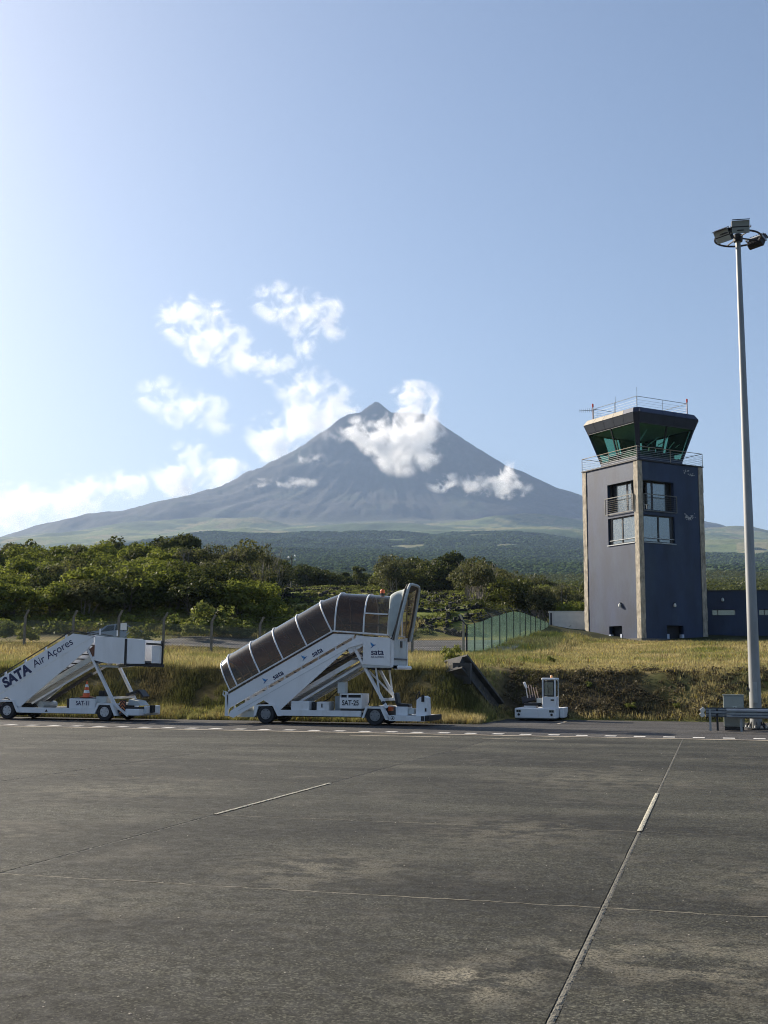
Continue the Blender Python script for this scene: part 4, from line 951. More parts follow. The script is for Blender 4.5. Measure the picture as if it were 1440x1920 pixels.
# chassis
for y in (YN, YF - .14): MB().box((L(-15.05), y, .30), (L(-11.95), y + .14, .50)).build('chassis_beam', white, cs_)
MB().box((L(-15.6), YN + .2, .26), (L(-11.2), YF - .2, .42)).build('underframe', dark, cs_)
for xw, o_, i_ in ((-15.52, [(-15.98, .28), (-15.96, .67), (-15.18, .70), (-14.92, .28)], [(-15.90, .28), (-15.80, .62), (-15.26, .64), (-15.06, .28)]),
                   (-11.42, [(-11.90, .26), (-11.76, .66), (-11.16, .66), (-10.92, .20)], [(-11.82, .26), (-11.70, .59), (-11.22, .59), (-11.03, .20)])):
    for y0, y1 in ((YN - .03, YN + .30), (YF - .30, YF + .03)): fender(cs_, [(L(a), b) for a, b in o_], [(L(a), b) for a, b in i_], y0, y1, white)
    MB().box((L(xw - .34), YN + .28, .15), (L(xw + .34), YF - .28, .62)).build('wheel_well', black, cs_)
    for y, s_ in ((YN + .10, -1), (YF - .10, 1)): wheel(cs_, L(xw), y, .345, .24, rimdark, s_)
MB().box((L(-16.7), YN + .15, .22), (L(-16.0), YN + .5, .45)).box((L(-16.6), YN + .12, .46), (L(-16.05), YN + .42, .58)).build('step_box', greyw, cs_)
for x, a, b, c, mt, nm in ((-14.24, .68, .34, .82, white, 'tool_box'), (-13.38, .46, .36, .80, white, 'battery_box')):
    o = MB().box((L(x - a / 2), YN + .06, .50), (L(x + a / 2), YN + .7, c)).build(nm, mt, cs_, bevel=.01)
    if nm == 'battery_box': MB().box((L(x - .05), YN + .045, .60), (L(x - .01), YN + .058, .74)).build('handle', black, o)
MB().box((L(-13.95), YN + .35, .50), (L(-13.62), YN + .9, .78)).build('hose_box', dark, cs_)
for (a, b) in (((-13.1, .05, .52), (-12.6, .55, 1.02)), ((-14.5, .2, .5), (-13.2, .4, 1.25)), ((-11.6, -.3, 1.95), (-11.9, -.2, .7))):
    A_, B2 = Vector((L(a[0]), a[1], a[2])), Vector((L(b[0]), b[1], b[2])); MB().tube([A_, A_.lerp(B2, .35) + Vector((.05, -.08, -.12)), A_.lerp(B2, .7) + Vector((.03, -.05, -.14)), B2], .02, 6).build('hydraulic_hose', black, cs_)
rv = MB().lathe([(.011, -.004), (.011, .0)], 8, 'Y').mesh('rivet', greyw)
for k in range(26):
    o = bpy.data.objects.new('rivet', rv); COL.objects.link(o); o.parent = cs_; x = -16.7 + k * .17; o.location = (L(x), YN - .001, slot(x) + .13)
# engine cabinet SAT-25
ec = MB().box((L(-12.74), YN + .03, .58), (L(-11.93), YN + 1.0, .96)).box((L(-12.74), YN + .03, 1.06), (L(-11.93), YN + 1.0, 1.10)).box((L(-11.96), YN + .04, .96), (L(-11.93), YN + 1.0, 1.06)).box((L(-12.74), YN + .04, .96), (L(-12.71), YN + 1.0, 1.06)).box((L(-12.48), YN + .04, .96), (L(-12.44), YN + .1, 1.06)).build('engine_cabinet', white_clean, cs_)
MB().box((L(-12.70), YN + .12, .95), (L(-11.97), YN + .95, 1.058)).build('grille', black, ec)
MB().box((L(-12.72), YN + .08, .50), (L(-11.95), YN + .95, .58)).build('cabinet_base', dark, ec)
MB().box((L(-13.0), YN + .3, .50), (L(-12.75), YN + .9, 1.0)).build('side_box', pm('box_grey', (.25, .28, .29), .6), cs_)
MB().box((L(-12.93), YN + .35, 1.10), (L(-12.65), YN + .7, 1.50)).build('exhaust_box', greyw, cs_, bevel=.015)
text('SAT-25', .25, black, ec, face_mtx(L(-12.34), YN + .027, .77), bold=.006, xs=.82)
# driver's platform
MB().box((L(-10.92), YN + .0, .17), (L(-9.62), YF, .36)).build('front_deck', white, cs_)
MB().box((L(-9.62), YN - .01, .18), (L(-9.47), YF + .01, .37)).build('front_bumper', black, cs_)
MB().box((L(-9.76), YN - .012, .19), (L(-9.64), YN + .0, .35)).build('corner_plate', dark, cs_)
MB().lathe([(.065, -.004), (.065, .0)], 16, 'Y', (L(-10.78), YN - .002, .27)).build('tow_label', white_clean, cs_)
MB().tube([(L(-10.78) + .06 * math.cos(t), YN - .006, .27 + .06 * math.sin(t)) for t in np.linspace(0, 6.283, 17)[:-1]], .008, 5, closed=True).build('label_ring', black, cs_)
MB().prism([(L(-10.82), .255), (L(-10.78), .30), (L(-10.75), .30), (L(-10.77), .25), (L(-10.735), .235), (L(-10.80), .235)], YN - .0075, YN - .0065).build('label_sign', black, cs_)
MB().box((L(-10.75), YN + .3, .36), (L(-10.32), YN + 1.0, .66)).build('seat_base', white, cs_, bevel=.01)
MB().beam((L(-10.75), YN + .6, .72), (L(-10.28), YN + .6, .70), .5, .10, (0, 0, 1)).build('seat', seatm, cs_, bevel=.03)
MB().beam((L(-10.72), YN + .6, .74), (L(-10.80), YN + .6, 1.14), .46, .10, (1, 0, 0)).build('backrest', seatm, cs_, bevel=.03)
MB().box((L(-10.30), YN + .35, .40), (L(-10.1), YN + .9, .60)).build('pedal_box', greyw, cs_)
MB().prism([(L(-10.0), .36), (L(-9.60), .36), (L(-9.62), .98), (L(-9.72), 1.04), (L(-9.86), 1.0), (L(-9.98), .90)], YN + .25, YN + .85).build('console', white_clean, cs_)
MB().tube([(L(-9.98) + .05 * math.sin(t) - .02, YN + .55 + .2 * math.cos(t), 1.04 + .14 * math.sin(t)) for t in np.linspace(0, 6.283, 21)[:-1]], .02, 6, closed=True).build('steering_wheel', black, cs_)
MB().box((L(-9.80), YN + .22, .84), (L(-9.70), YN + .26, 1.08)).build('control_lever', black, cs_)
MB().box((L(-9.68), YN + .24, .50), (L(-9.62), YN + .25, .62)).build('lamp', black, cs_)
MB().box((L(-11.1), YN + .5, .5), (L(-10.95), YN + .75, .65)).build('reflector', orange, cs_)

# ---- open stairs on the left
OX, OY = -23.0, 41.3
os_ = thing('open_boarding_stairs', 'white mobile boarding stairs without a roof, dark blue lettering along its side', 'boarding stairs', (OX, OY, 0))
def Q(x): return x - OX
S2 = .566; A2 = math.atan(S2)
def slot2(x): return .92 + (x + 26.49) * S2
YS = .42   # the flight itself is narrower than its chassis
for sgn, y0, y1 in ((-1, YN, YN + .05), (1, YS - .05, YS)):
    up = [(-28.6, .42), (-23.45, 3.27), (-22.5, 3.16), (-22.52, slot2(-22.52) + .02), (-28.6, slot2(-28.6) + .09)]
    MB().prism([(Q(a), b) for a, b in up], y0, y1).build('side_panel', white_clean, os_)
    lo = [(-28.7, -.25 + .3), (-28.55, slot2(-28.55)), (-22.5, slot2(-22.5)), (-22.5, 2.95), (-22.82, 2.66), (-25.62, .46), (-26.2, .80), (-27.9, .12)]
    lo = [(-28.75, .06), (-28.0, slot2(-28.0)), (-22.55, slot2(-22.55)), (-22.55, 2.95), (-22.82, 2.66), (-25.62, .46), (-26.2, .86), (-27.8, .05)]
    MB().prism([(Q(a), b) for a, b in lo], y0 + .004, y1 + .004).build('side_panel', white_clean, os_)
    for k in range(9):
        x = -27.6 + k * .66; MB().box((Q(x - .02), y0 + .006, slot2(x) - .06), (Q(x + .02), y1 - .006, slot2(x) + .17)).build('slot_post', white, os_)
    MB().beam((Q(-28.5), y0 + .02, .60), (Q(-23.5), y0 + .02, 3.38), .035, .035).beam((Q(-23.5), y0 + .02, 3.38), (Q(-22.5), y0 + .02, 3.22), .035, .035).build('handrail', dark, os_)
    for k in range(6): x = -28 + k * .85; MB().box((Q(x - .04), y0 + .005, .42 + (x + 28.6) * .553 - .03), (Q(x + .04), y1 - .005, .60 + (x + 28.5) * .556)).build('rail_bracket', white, os_)
    MB().beam((Q(-28.4), y0 + .02, slot2(-28.4) + .045), (Q(-22.7), y0 + .02, slot2(-22.7) + .045), .02, .085, (0, 0, 1)).build('slot_strip', pm('pale_strip', (.86, .84, .78), .5), os_)  # added infill; its pale colour stands for sunlight showing through the slots
    # landing side
    for a, b, t0, t1 in ((-22.5, -21.9, 3.16, 3.13), (-21.89, -21.20, 3.13, 3.10), (-21.17, -20.42, 3.07, 3.02)):
        MB().prism([(Q(a), 2.26 if a < -22 else 2.14), (Q(a), t0), (Q(b), t1), (Q(b), 2.13)], y0 - .01 * (a > -22.2) , y1).build('landing_panel', white_clean, os_)
    MB().box((Q(-21.24), y0 - .02, 2.07), (Q(-21.14), y1 + .0, 3.07)).build('gate_post', blackp, os_)
    if sgn > 0: MB().box((Q(-20.42), y0, 2.06), (Q(-20.33), y1 + .02, 3.02)).build('end_frame', blackp, os_)
MB().box((Q(-21.14), YN - .03, 2.04), (Q(-20.42), YS + .03, 2.13)).box((Q(-20.42), YN - .04, 2.02), (Q(-20.30), YS + .04, 2.13)).build('bumper_bar', black, os_)
MB().box((Q(-20.41), YN + .1, 2.84), (Q(-20.36), YS, 2.92)).build('gate_bar', blackp, os_)
MB().box((Q(-20.41), YN + .55, 2.16), (Q(-20.385), YS - .02, 2.82)).build('end_panel', white, os_)
MB().box((Q(-22.5), YN + .02, 2.22), (Q(-21.9), YN + .08, 2.28)).build('landing_edge', blackp, os_)
MB().box((Q(-22.6), YN + .06, 2.16), (Q(-20.45), YS - .06, 2.24)).build('platform_floor', tread, os_)
tr2 = MB().box((-.14, YN + .06, -.02), (.14, YS - .06, .02)).mesh('tread', tread)
for k in range(18):
    o = bpy.data.objects.new('tread', tr2); COL.objects.link(o); o.parent = os_; x = -27.9 + k * .30; o.location = (Q(x), 0, slot2(x) - .18)
text('SATA', .53, navy_ink, os_, face_mtx(Q(-25.80), YN - .004, slot2(-25.80) + .33, A2), bold=.024, xs=1.0)
text('Air Açores', .42, navy_ink, os_, face_mtx(Q(-24.28), YN - .004, slot2(-24.28) + .36, A2), xs=1.0)
for y in (YN + .25, YS - .25):
    MB().beam((Q(-25.9), y, .62), (Q(-22.7), y, 2.36), .07, .20, (0, 0, 1)).build('stringer', greyw, os_)
    MB().beam((Q(-25.3), y + .1, .60), (Q(-22.4), y + .1, 2.20), .05, .07, (0, 0, 1)).build('brace', white, os_)
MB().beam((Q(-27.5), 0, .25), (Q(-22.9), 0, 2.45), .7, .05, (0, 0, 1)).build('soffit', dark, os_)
MB().beam((Q(-25.2), .1, .58), (Q(-23.2), .1, 1.75), .13, .13).build('cylinder', dark, os_)
MB().lathe([(.14, -.5), (.14, .5)], 12, 'Y', (Q(-25.0), 0, .55)).build('pivot_drum', greyw, os_)
MB().beam((Q(-22.75), YN + .07, 2.46), (Q(-22.45), YN + .07, 2.74), .05, .3, (0, 0, 1)).build('knee_plate', pm('rust_brown', (.16, .07, .04), .8), os_)
for y in (YN + .1, YF - .1):
    MB().beam((Q(-22.86), y, 2.75), (Q(-21.62), y, .60), .09, .15).build('leg', white, os_)
MB().beam((Q(-21.75), YN + .1, .86), (Q(-21.75), YF - .1, .86), .08, .08).beam((Q(-21.62), YN + .1, .62), (Q(-21.62), YF - .1, .62), .06, .06).build('cross_bar', white, os_)
MB().beam((Q(-22.4), YN + .3, 2.05), (Q(-21.6), YN + .3, 2.02), .08, .1).beam((Q(-21.9), -.2, 2.05), (Q(-21.7), .6, 2.1), .12, .12).build('leg_mount', greyw, os_)
for y in (YN, YF - .14): MB().box((Q(-25.72), y, .26), (Q(-22.40), y + .14, .46)).build('chassis_beam', white, os_)
MB().box((Q(-26.6), YN + .2, .24), (Q(-21.4), YF - .2, .40)).build('underframe', dark, os_)
for xw, o_, i_ in ((-26.14, [(-26.65, .5), (-26.55, .72), (-25.85, .74), (-25.60, .28)], [(-26.56, .48), (-26.48, .65), (-25.92, .67), (-25.72, .28)]),
                   (-21.98, [(-22.48, .26), (-22.28, .66), (-21.68, .66), (-21.46, .20)], [(-22.38, .26), (-22.22, .59), (-21.76, .59), (-21.57, .20)])):
    for y0, y1 in ((YN - .03, YN + .30), (YF - .30, YF + .03)): fender(os_, [(Q(a), b) for a, b in o_], [(Q(a), b) for a, b in i_], y0, y1, white)
    MB().box((Q(xw - .34), YN + .28, .15), (Q(xw + .34), YF - .28, .60)).build('wheel_well', black, os_)
    for y, s_ in ((YN + .10, -1), (YF - .10, 1)): wheel(os_, Q(xw), y, .335, .24, rim, s_)
ec = MB().box((Q(-23.50), YN + .03, .46), (Q(-22.42), YN + 1.1, .82)).build('engine_cabinet', white, os_, bevel=.01)
MB().box((Q(-23.62), YN + .06, .46), (Q(-23.505), YN + 1.0, .80)).build('radiator', black, ec)
MB().box((Q(-23.45), YN + .06, .822), (Q(-22.45), YN + 1.05, .85)).build('lid', dark, ec)
text('SAT-11', .23, navy_ink, ec, face_mtx(Q(-22.92), YN + .027, .64), bold=.004, xs=.85)
MB().box((Q(-22.44), YN + .15, .66), (Q(-22.0), YN + .7, .90)).build('tank_box', greyw, os_, bevel=.01)
MB().box((Q(-22.38), YN + .2, .902), (Q(-22.15), YN + .5, 1.12)).build('filter_can', black, os_, bevel=.03)
MB().box((Q(-24.5), YN - .008, .31), (Q(-24.38), YN - .001, .40)).build('triangle_mark', white_clean, os_)
MB().prism([(Q(-24.50), .31), (Q(-24.38), .31), (Q(-24.44), .41)], YN - .012, YN - .0085).build('triangle_mark', black, os_)
# nose: chevron plate, driver seat, bumper
MB().box((Q(-21.42), YN + .1, .24), (Q(-21.18), YN + .16, .78)).build('chevron_plate', blackp, os_)
for k in range(4):
    z = .26 + k * .13
    MB().prism([(Q(-21.41), z), (Q(-21.30), z + .11), (Q(-21.19), z), (Q(-21.19), z + .06), (Q(-21.30), z + .17 if k < 3 else z + .115), (Q(-21.41), z + .06)], YN + .094, YN + .0995).build('chevron', pm('chevron_orange', (.55, .16, .05), .5), os_)
MB().box((Q(-21.2), YN + .1, .20), (Q(-20.62), YF - .1, .46)).build('front_deck', white, os_, bevel=.03)
MB().box((Q(-21.2), YN + .12, .461), (Q(-20.62), YF - .15, .50)).build('front_grille', black, os_)
MB().box((Q(-20.62), YN + .5, .26), (Q(-20.52), YF - .3, .56)).build('front_bumper', white, os_, bevel=.02)
MB().box((Q(-20.52), YN + .8, .3), (Q(-20.42), YN + 1.05, .58)).build('hitch', black, os_)
MB().prism([(Q(-21.3), .58), (Q(-20.75), .57), (Q(-20.9), .74), (Q(-21.25), .80)], YN + .5, YN + 1.2).build('console', greyw, os_)
MB().beam((Q(-21.6), YN + 1.2, .95), (Q(-21.1), YN + 1.2, 1.12), .5, .10, (0, 0, 1)).beam((Q(-21.1), YN + 1.2, 1.12), (Q(-20.9), YN + 1.2, .88), .5, .08, (1, 0, 0)).build('seat', seatm, os_)
MB().beam((Q(-21.62), YN + .1, .62), (Q(-21.05), YN + .1, .20), .08, .1).build('brace', white, os_)

# traffic cone on the engine cabinet
cn = thing('traffic_cone', 'orange and white banded traffic cone standing on the SAT-11 engine cabinet', 'traffic cone', (-22.98, CY - .62, .852))
def cr(z): return .155 - z * .22
MB().box((-.19, -.19, 0), (.19, .19, .035)).build('base', orange, cn, bevel=.015)
for a, b, mt in ((.035, .17, orange), (.17, .28, white_clean), (.28, .40, orange), (.40, .50, white_clean), (.50, .62, orange)):
    MB().lathe([(cr(a), a + .001), (cr(b), b)], 18).build('band', mt, cn, smooth=True)

# ---- baggage tug
tg = thing('baggage_tug', 'small white baggage tug with a narrow glazed cab parked by the bank', 'tug', (-6.80, 47.6, 0)); tg.scale = (.97, .97, .97)
MB().box((-.87, 0, .10), (.85, 2.6, .51)).build('body', white_clean, tg, bevel=.025)
MB().box((-.85, .02, .06), (.83, 2.5, .10)).build('skirt', dark, tg)
for x in (-.62, .62):
    for y in (.45, 2.05): wheel(tg, x, y, .23, .24, rim, -1)
MB().box((.87, .9, .10), (1.05, 2.5, .52)).build('side_pod', white_clean, tg, bevel=.02)
cbx = MB().box((.27, .06, .512), (.83, 1.1, .98)).build('cab', white_clean, tg, bevel=.015)
for a, b in ((.27, .06), (.77, .06), (.27, 1.04), (.77, 1.04)): MB().box((a, b, .98), (a + .06, b + .06, 1.66)).build('pillar', white_clean, cbx)
MB().box((.25, .03, 1.66), (.85, 1.13, 1.76)).build('roof', white_clean, cbx, bevel=.03)
w = MB().box((.33, .055, 1.0), (.77, .085, 1.04)).box((.33, .055, 1.58), (.77, .085, 1.62)).box((.33, .055, 1.04), (.37, .085, 1.58)).box((.73, .055, 1.04), (.77, .085, 1.58)).build('windscreen', dark, cbx)
MB().box((.37, .065, 1.04), (.73, .075, 1.58)).build('pane', winglass, w)
MB().box((.805, .13, 1.0), (.815, 1.03, 1.62)).build('side_pane', winglass, cbx)
MB().box((.285, .13, 1.0), (.295, 1.03, 1.62)).build('side_pane', winglass, cbx)
MB().beam((.55, .05, 1.10), (.50, .045, 1.45), .015, .015).build('wiper', black, cbx)
MB().box((.45, .5, .98), (.75, 1.0, 1.35)).build('seat', seatm, cbx)
MB().lathe([(.06, 1.76), (.06, 1.82), (.04, 1.86)], 12, 'Z', (.62, .5, 0)).build('beacon', pm('amber', (.8, .35, .12), .4), cbx)
MB().box((.62, .045, .82), (.76, .058, .88)).build('badge', dark, cbx)
for x in (-.70, .66):
    o = MB().box((x - .10, -.012, .34), (x + .10, 0, .44)).build('lamp_cluster', pm('lamp_grey', (.18, .19, .17), .3), tg)
    MB().box((x - .09, -.018, .355), (x - .03, -.0125, .425)).box((x + .01, -.018, .355), (x + .05, -.0125, .425)).build('lamp_lens', black, o)
    MB().lathe([(.05, -.03), (.05, .0)], 14, 'Y', (x, 0, .25)).build('fog_lamp', black, tg)
MB().beam((.08, -.004, .46), (.12, -.004, .18), .02, .004, (1, 0, 0)).build('scratch', greyw, tg)
MB().box((-.55, .5, .512), (-.05, 1.1, .60)).build('seat_plinth', white, tg)
MB().box((-.55, .45, .602), (.2, 1.2, .72)).build('seat', seatm, tg, bevel=.04)
MB().beam((-.35, .6, .75), (-.42, .75, 1.0), .6, .08, (0, 1, 0)).build('backrest', seatm, tg, bevel=.02)
MB().box((.02, .2, .72), (.22, .6, .92)).build('control_box', greyw, tg)
for k in range(5):
    x = -.40 + k * .105; MB().tube([(x, .62 + .02 * k, .92), (x - .10, .70, 1.36 + .10 * (k in (1, 2)))], .017, 6).build('barrier_pole', pm('pole_pink', (.6, .45, .40), .5), tg)
MB().beam((-.46, .62, 1.32), (-.56, .62, 1.58), .10, .09, (0, 1, 0)).build('mirror', white, tg, bevel=.02)
MB().tube([(-.42, .62, .92), (-.48, .62, 1.34)], .018, 6).build('mirror_arm', white, tg)

# ---- car on the far road, and a pale one past the green fence
def make_car(name, label, loc, rz, paint):
    c = thing(name, label, 'car', loc, rz)
    def sec(x, zt, wt, zb=.32, wb=.84): return [(x, -wb, zb), (x, -wb, .72), (x, -wt, zt), (x, wt, zt), (x, wb, .72), (x, wb, zb)]
    xs = [(-2.05, .62, .76), (-1.95, .86, .78), (-1.1, .95, .80), (-.45, 1.38, .62), (.3, 1.46, .60), (1.1, 1.40, .60), (1.75, 1.02, .72), (2.05, .88, .76), (2.1, .6, .78)]
    m = MB(); n = 6
    for x in xs: m.v += sec(*x)
    for i in range(len(xs) - 1):
        for j in range(n): m.f.append((i * n + j, i * n + (j + 1) % n, (i + 1) * n + (j + 1) % n, (i + 1) * n + j))
    m.f += [tuple(range(n)), tuple((len(xs) - 1) * n + j for j in range(n))]
    m.build('body', paint, c, smooth=True)
    for s_ in (-1, 1):
        def sp(x, t): # side glass between belt line and roof
            zs = np.interp(x, [a[0] for a in xs], [a[1] for a in xs]); ws = np.interp(x, [a[0] for a in xs], [a[2] for a in xs]); return (x, s_ * ((.84 + (ws - .84) * t) + .012), .72 + (zs - .72) * t)
        for x0, x1, x2, x3 in ((-.85, -.42, .12, .15), (.22, .25, 1.0, 1.1), (1.2, 1.1, 1.35, 1.55)):
            MB().add([sp(x0, .35), sp(x1, .9), sp(x2, .9), sp(x3, .35)], [(0, 1, 2, 3)]).build('side_window', carglass, c)
        for x in (-1.3, 1.3): wheel(c, x, s_ * .74, .31, .2, rim, s_)
        MB().box((-2.06, s_ * .5 - .15, .62), (-1.99, s_ * .5 + .15, .76)).build('headlight', pm('head_lens', (.6, .62, .62), .2), c)
    MB().add([(-1.08, -.70, .985), (-1.08, .70, .985), (-.48, .56, 1.385), (-.48, -.56, 1.385)], [(0, 1, 2, 3)]).build('windscreen', carglass, c)
    MB().add([(1.16, -.55, 1.385), (1.16, .55, 1.385), (1.72, .66, 1.06), (1.72, -.66, 1.06)], [(0, 1, 2, 3)]).build('rear_window', carglass, c)
    return c
pc = atY(218, 1184, 79.0)
make_car('parked_car', 'silver grey hatchback on the far road, only its roof above the open stairs', (pc.x, 79.0, 4.03), rad(4), carp)
pc = atD(996, 1193, 100.0)
make_car('parked_car', 'white car standing behind the green mesh fence', (pc.x, pc.y, pc.z - 1.0), rad(10), carw)

# ================================================================== fences, sign, pole, chute
FY = 70.0
fc = thing('perimeter_fence', 'chain link fence on cranked concrete posts along the top of the left bank', 'fence', (0, FY, 0))
mesh_m = bpy.data.materials.new('chain_link'); mesh_m.use_nodes = True; t = mesh_m.node_tree; LK = t.links.new
tc = N(t, 'TexCoord'); mp = N(t, 'Mapping'); mp.inputs['Rotation'].default_value = (0, rad(45), 0); LK(tc.outputs['Object'], mp.inputs[0])
sx = N(t, 'SeparateXYZ'); LK(mp.outputs[0], sx.inputs[0])
res = []
for ax in ('X', 'Z'):
    a = N(t, 'Math', operation='MULTIPLY'); a.inputs[1].default_value = 1 / .075; LK(sx.outputs[ax], a.inputs[0])
    b = N(t, 'Math', operation='FRACT'); LK(a.outputs[0], b.inputs[0]); c = N(t, 'Math', operation='LESS_THAN'); c.inputs[1].default_value = .19; LK(b.outputs[0], c.inputs[0]); res.append(c)
mxx = N(t, 'Math', operation='MAXIMUM'); LK(res[0].outputs[0], mxx.inputs[0]); LK(res[1].outputs[0], mxx.inputs[1])
pb = t.nodes['Principled BSDF']; pb.inputs['Base Color'].default_value = (.10, .11, .10, 1); pb.inputs['Roughness'].default_value = .6; LK(mxx.outputs[0], pb.inputs['Alpha'])
PPX = [-46, 45, 136, 221, 306, 396, 487, 581, 677, 773]
px_x = [atY(p, 1210, FY).x for p in PPX]
def crank_post(parent, x, y, z, m_, hgt=2.0, lean=(.10, 0), r=.065):
    l = Vector((lean[0], lean[1], 0)); d = .04
    return MB().box((x - r, y - r, z - .6), (x + r, y + r, z + hgt - .0)).beam((x, y, z + hgt - .03), (x + lean[0] * 2.4, y + lean[1] * 2.4, z + hgt + .42), r * 1.7, r * 1.7).build('post', m_, parent)
for x in px_x: crank_post(fc, x, 0, gz(x, FY), postc)
xe = atY(869, 1210, FY).x
o = crank_post(fc, xe, 0, gz(xe, FY), postl, 2.05, (-.09, 0)); o['label'] = 'pale end post leaning its top to the left'
xs_ = px_x + [xe]
for a, b in zip(xs_, xs_[1:]):
    za, zb = gz(a, FY), gz(b, FY)
    MB().add([(a, .07, za - .02), (b, .07, zb - .02), (b, .07, zb + 1.72), (a, .07, za + 1.72)], [(0, 1, 2, 3)]).build('mesh_panel', mesh_m, fc)
    for k, zz in enumerate((1.72, 2.02, 2.20, 2.38)):
        off = 0 if zz <= 2.0 else (zz - 2.0) * .5
        MB().beam((a + off, .07, za + zz), (b + off, .07, zb + zz), .012, .012).build('wire', dark, fc)
sg = atY(232, 1175, FY - .1)
sgn_ = thing('blank_sign', 'small blank white square sign fixed to the fence above the parked car', 'sign', (sg.x, FY - .12, sg.z - .22))
MB().box((-.22, -.01, .0), (.22, .01, .46)).build('sign_plate', white_clean, sgn_)
MB().box((-.03, .0101, -.1), (.03, .05, .5)).build('bracket', dark, sgn_)
# green netted fence running back to the pale block
gf = thing('green_mesh_fence', 'green netted fence on dark posts stepping back towards the pale block', 'fence', (0, 0, 0))
net = bpy.data.materials.new('green_netting'); net.use_nodes = True; t = net.node_tree; LK = t.links.new
t.nodes.remove(t.nodes['Principled BSDF']); o_ = t.nodes['Material Output']
d_ = N(t, 'BsdfDiffuse'); d_.inputs[0].default_value = (.075, .125, .108, 1); tl_ = N(t, 'BsdfTranslucent'); tl_.inputs[0].default_value = (.09, .15, .125, 1); tr_ = N(t, 'BsdfTransparent'); tr_.inputs[0].default_value = (.60, .76, .70, 1)
a_ = N(t, 'MixShader'); a_.inputs[0].default_value = .55; LK(d_.outputs[0], a_.inputs[1]); LK(tl_.outputs[0], a_.inputs[2])
nz = N(t, 'TexNoise'); nz.inputs['Scale'].default_value = 1.4; nz.inputs['Detail'].default_value = 5; tc = N(t, 'TexCoord'); LK(tc.outputs['Object'], nz.inputs['Vector'])
rr = N(t, 'MapRange'); rr.inputs[1].default_value = .3; rr.inputs[2].default_value = .7; rr.inputs[3].default_value = .36; rr.inputs[4].default_value = .58; LK(nz.outputs[0], rr.inputs[0])
b_ = N(t, 'MixShader'); LK(rr.outputs[0], b_.inputs[0]); LK(tr_.outputs[0], b_.inputs[1]); LK(a_.outputs[0], b_.inputs[2]); LK(b_.outputs[0], o_.inputs[0])
GP = [(875, 70.3, 1245), (890, 72, 1235), (906, 74, 1224), (922, 76.3, 1213), (937, 78.7, 1207), (950, 81, 1202), (963, 83.4, 1198), (975, 85.8, 1196), (985, 88, 1195), (995, 90, 1195), (1004, 92, 1195), (1013, 94, 1195), (1022, 96, 1196), (1029, 97.6, 1196)]
GT = [1172, 1168, 1164, 1157, 1153, 1149, 1146, 1147, 1150, 1154, 1157, 1161, 1165, 1168]
pts = []
for (p, D, yb), yt in zip(GP, GT):
    a = atD(p, yb, D); pts.append((Vector((a.x, a.y, min(a.z, gz(a.x, a.y)) - .1)), atD(p, yt, D).z))
for i, (p, zt) in enumerate(pts):
    MB().box((p.x - .04, p.y - .04, p.z - .4), (p.x + .04, p.y + .04, zt + .02)).beam((p.x, p.y, zt), (p.x - .3, p.y, zt + .32), .06, .06).build('post', dark, gf)
    if i + 1 < len(pts):
        q, zq = pts[i + 1]
        MB().add([(p.x, p.y, p.z), (q.x, q.y, q.z), (q.x, q.y, zq), (p.x, p.y, zt)], [(0, 1, 2, 3)]).build('net_panel', net, gf)
        for k in (.12, .24): MB().beam((p.x - .95 * k, p.y, zt + k), (q.x - .95 * k, q.y, zq + k), .015, .015).build('wire', dark, gf)
# utility pole
up = on_ground(547, 185.0); pz = float(atD(548, 1040, 185.0).z)
upo = thing('utility_pole', 'wooden utility pole with three white insulators standing among the terraces', 'utility pole', up)
MB().tube([(0, 0, -1), (0, 0, pz - up.z)], [.17, .11], 10).build('pole', polew, upo)
MB().box((-.6, -.05, pz - up.z - .62), (.55, .05, pz - up.z - .52)).build('cross_arm', polew, upo)
for x, dz in ((-.52, .36), (.52, .12), (.50, .72)): MB().lathe([(.05, -.15), (.15, -.1), (.16, .0), (.10, .16), (.03, .18)], 10, 'Z', (x, 0, pz - up.z - dz)).build('insulator', white_clean, upo)
# concrete drainage chute on the bank corner
T = Vector((-9.95, 52.3, gz(-9.95, 52.3) + .35)); B_ = Vector((-8.25, 49.6, .12))
pt0, pt1 = atY(868, 1240, 46.9), atY(938, 1330, 48.6)
print('CHUTE', pt0, gz(pt0.x, pt0.y), pt1, gz(pt1.x, pt1.y), gz((pt0.x + pt1.x) / 2, (pt0.y + pt1.y) / 2))
T = pt0; B_ = pt1
chu = thing('drainage_chute', 'old dark concrete drainage chute running down the corner of the bank', 'drain', B_)
dv = T - B_; ax_ = dv.normalized(); nn = Vector((.25, -.72, .65)); nn = (nn - ax_ * nn.dot(ax_)).normalized(); sd = nn.cross(ax_); sd = sd if sd.x > 0 else -sd
def chp(t, s_, n_): return dv * t + sd * s_ + nn * n_
def slab_(s0, s1, n0, n1, t0=0, t1=1):
    v = [chp(t, a, b) for t in (t0, t1) for a, b in ((s0, n0), (s1, n0), (s1, n1), (s0, n1))]
    return MB().add(v, [(0, 1, 2, 3), (7, 6, 5, 4), (0, 4, 5, 1), (1, 5, 6, 2), (2, 6, 7, 3), (3, 7, 4, 0)])
for k in range(5): slab_(-.30, .30, -.9, -.16, k / 5 + .002, (k + 1) / 5 - .004).build('channel_segment', chute_m, chu)
for s0, s1 in ((-.40, -.30), (.30, .40)):
    for k in range(5): slab_(s0 + .001, s1 - .001, -1.1, .08, k / 5 + .002, (k + 1) / 5 - .004).build('side_wall', chute_m, chu)
MB().box(tuple(chp(1, 0, 0) + Vector((-.42, .0, -.9))), tuple(chp(1, 0, 0) + Vector((.30, .4, -.06)))).build('head_wall', chute_m, chu)

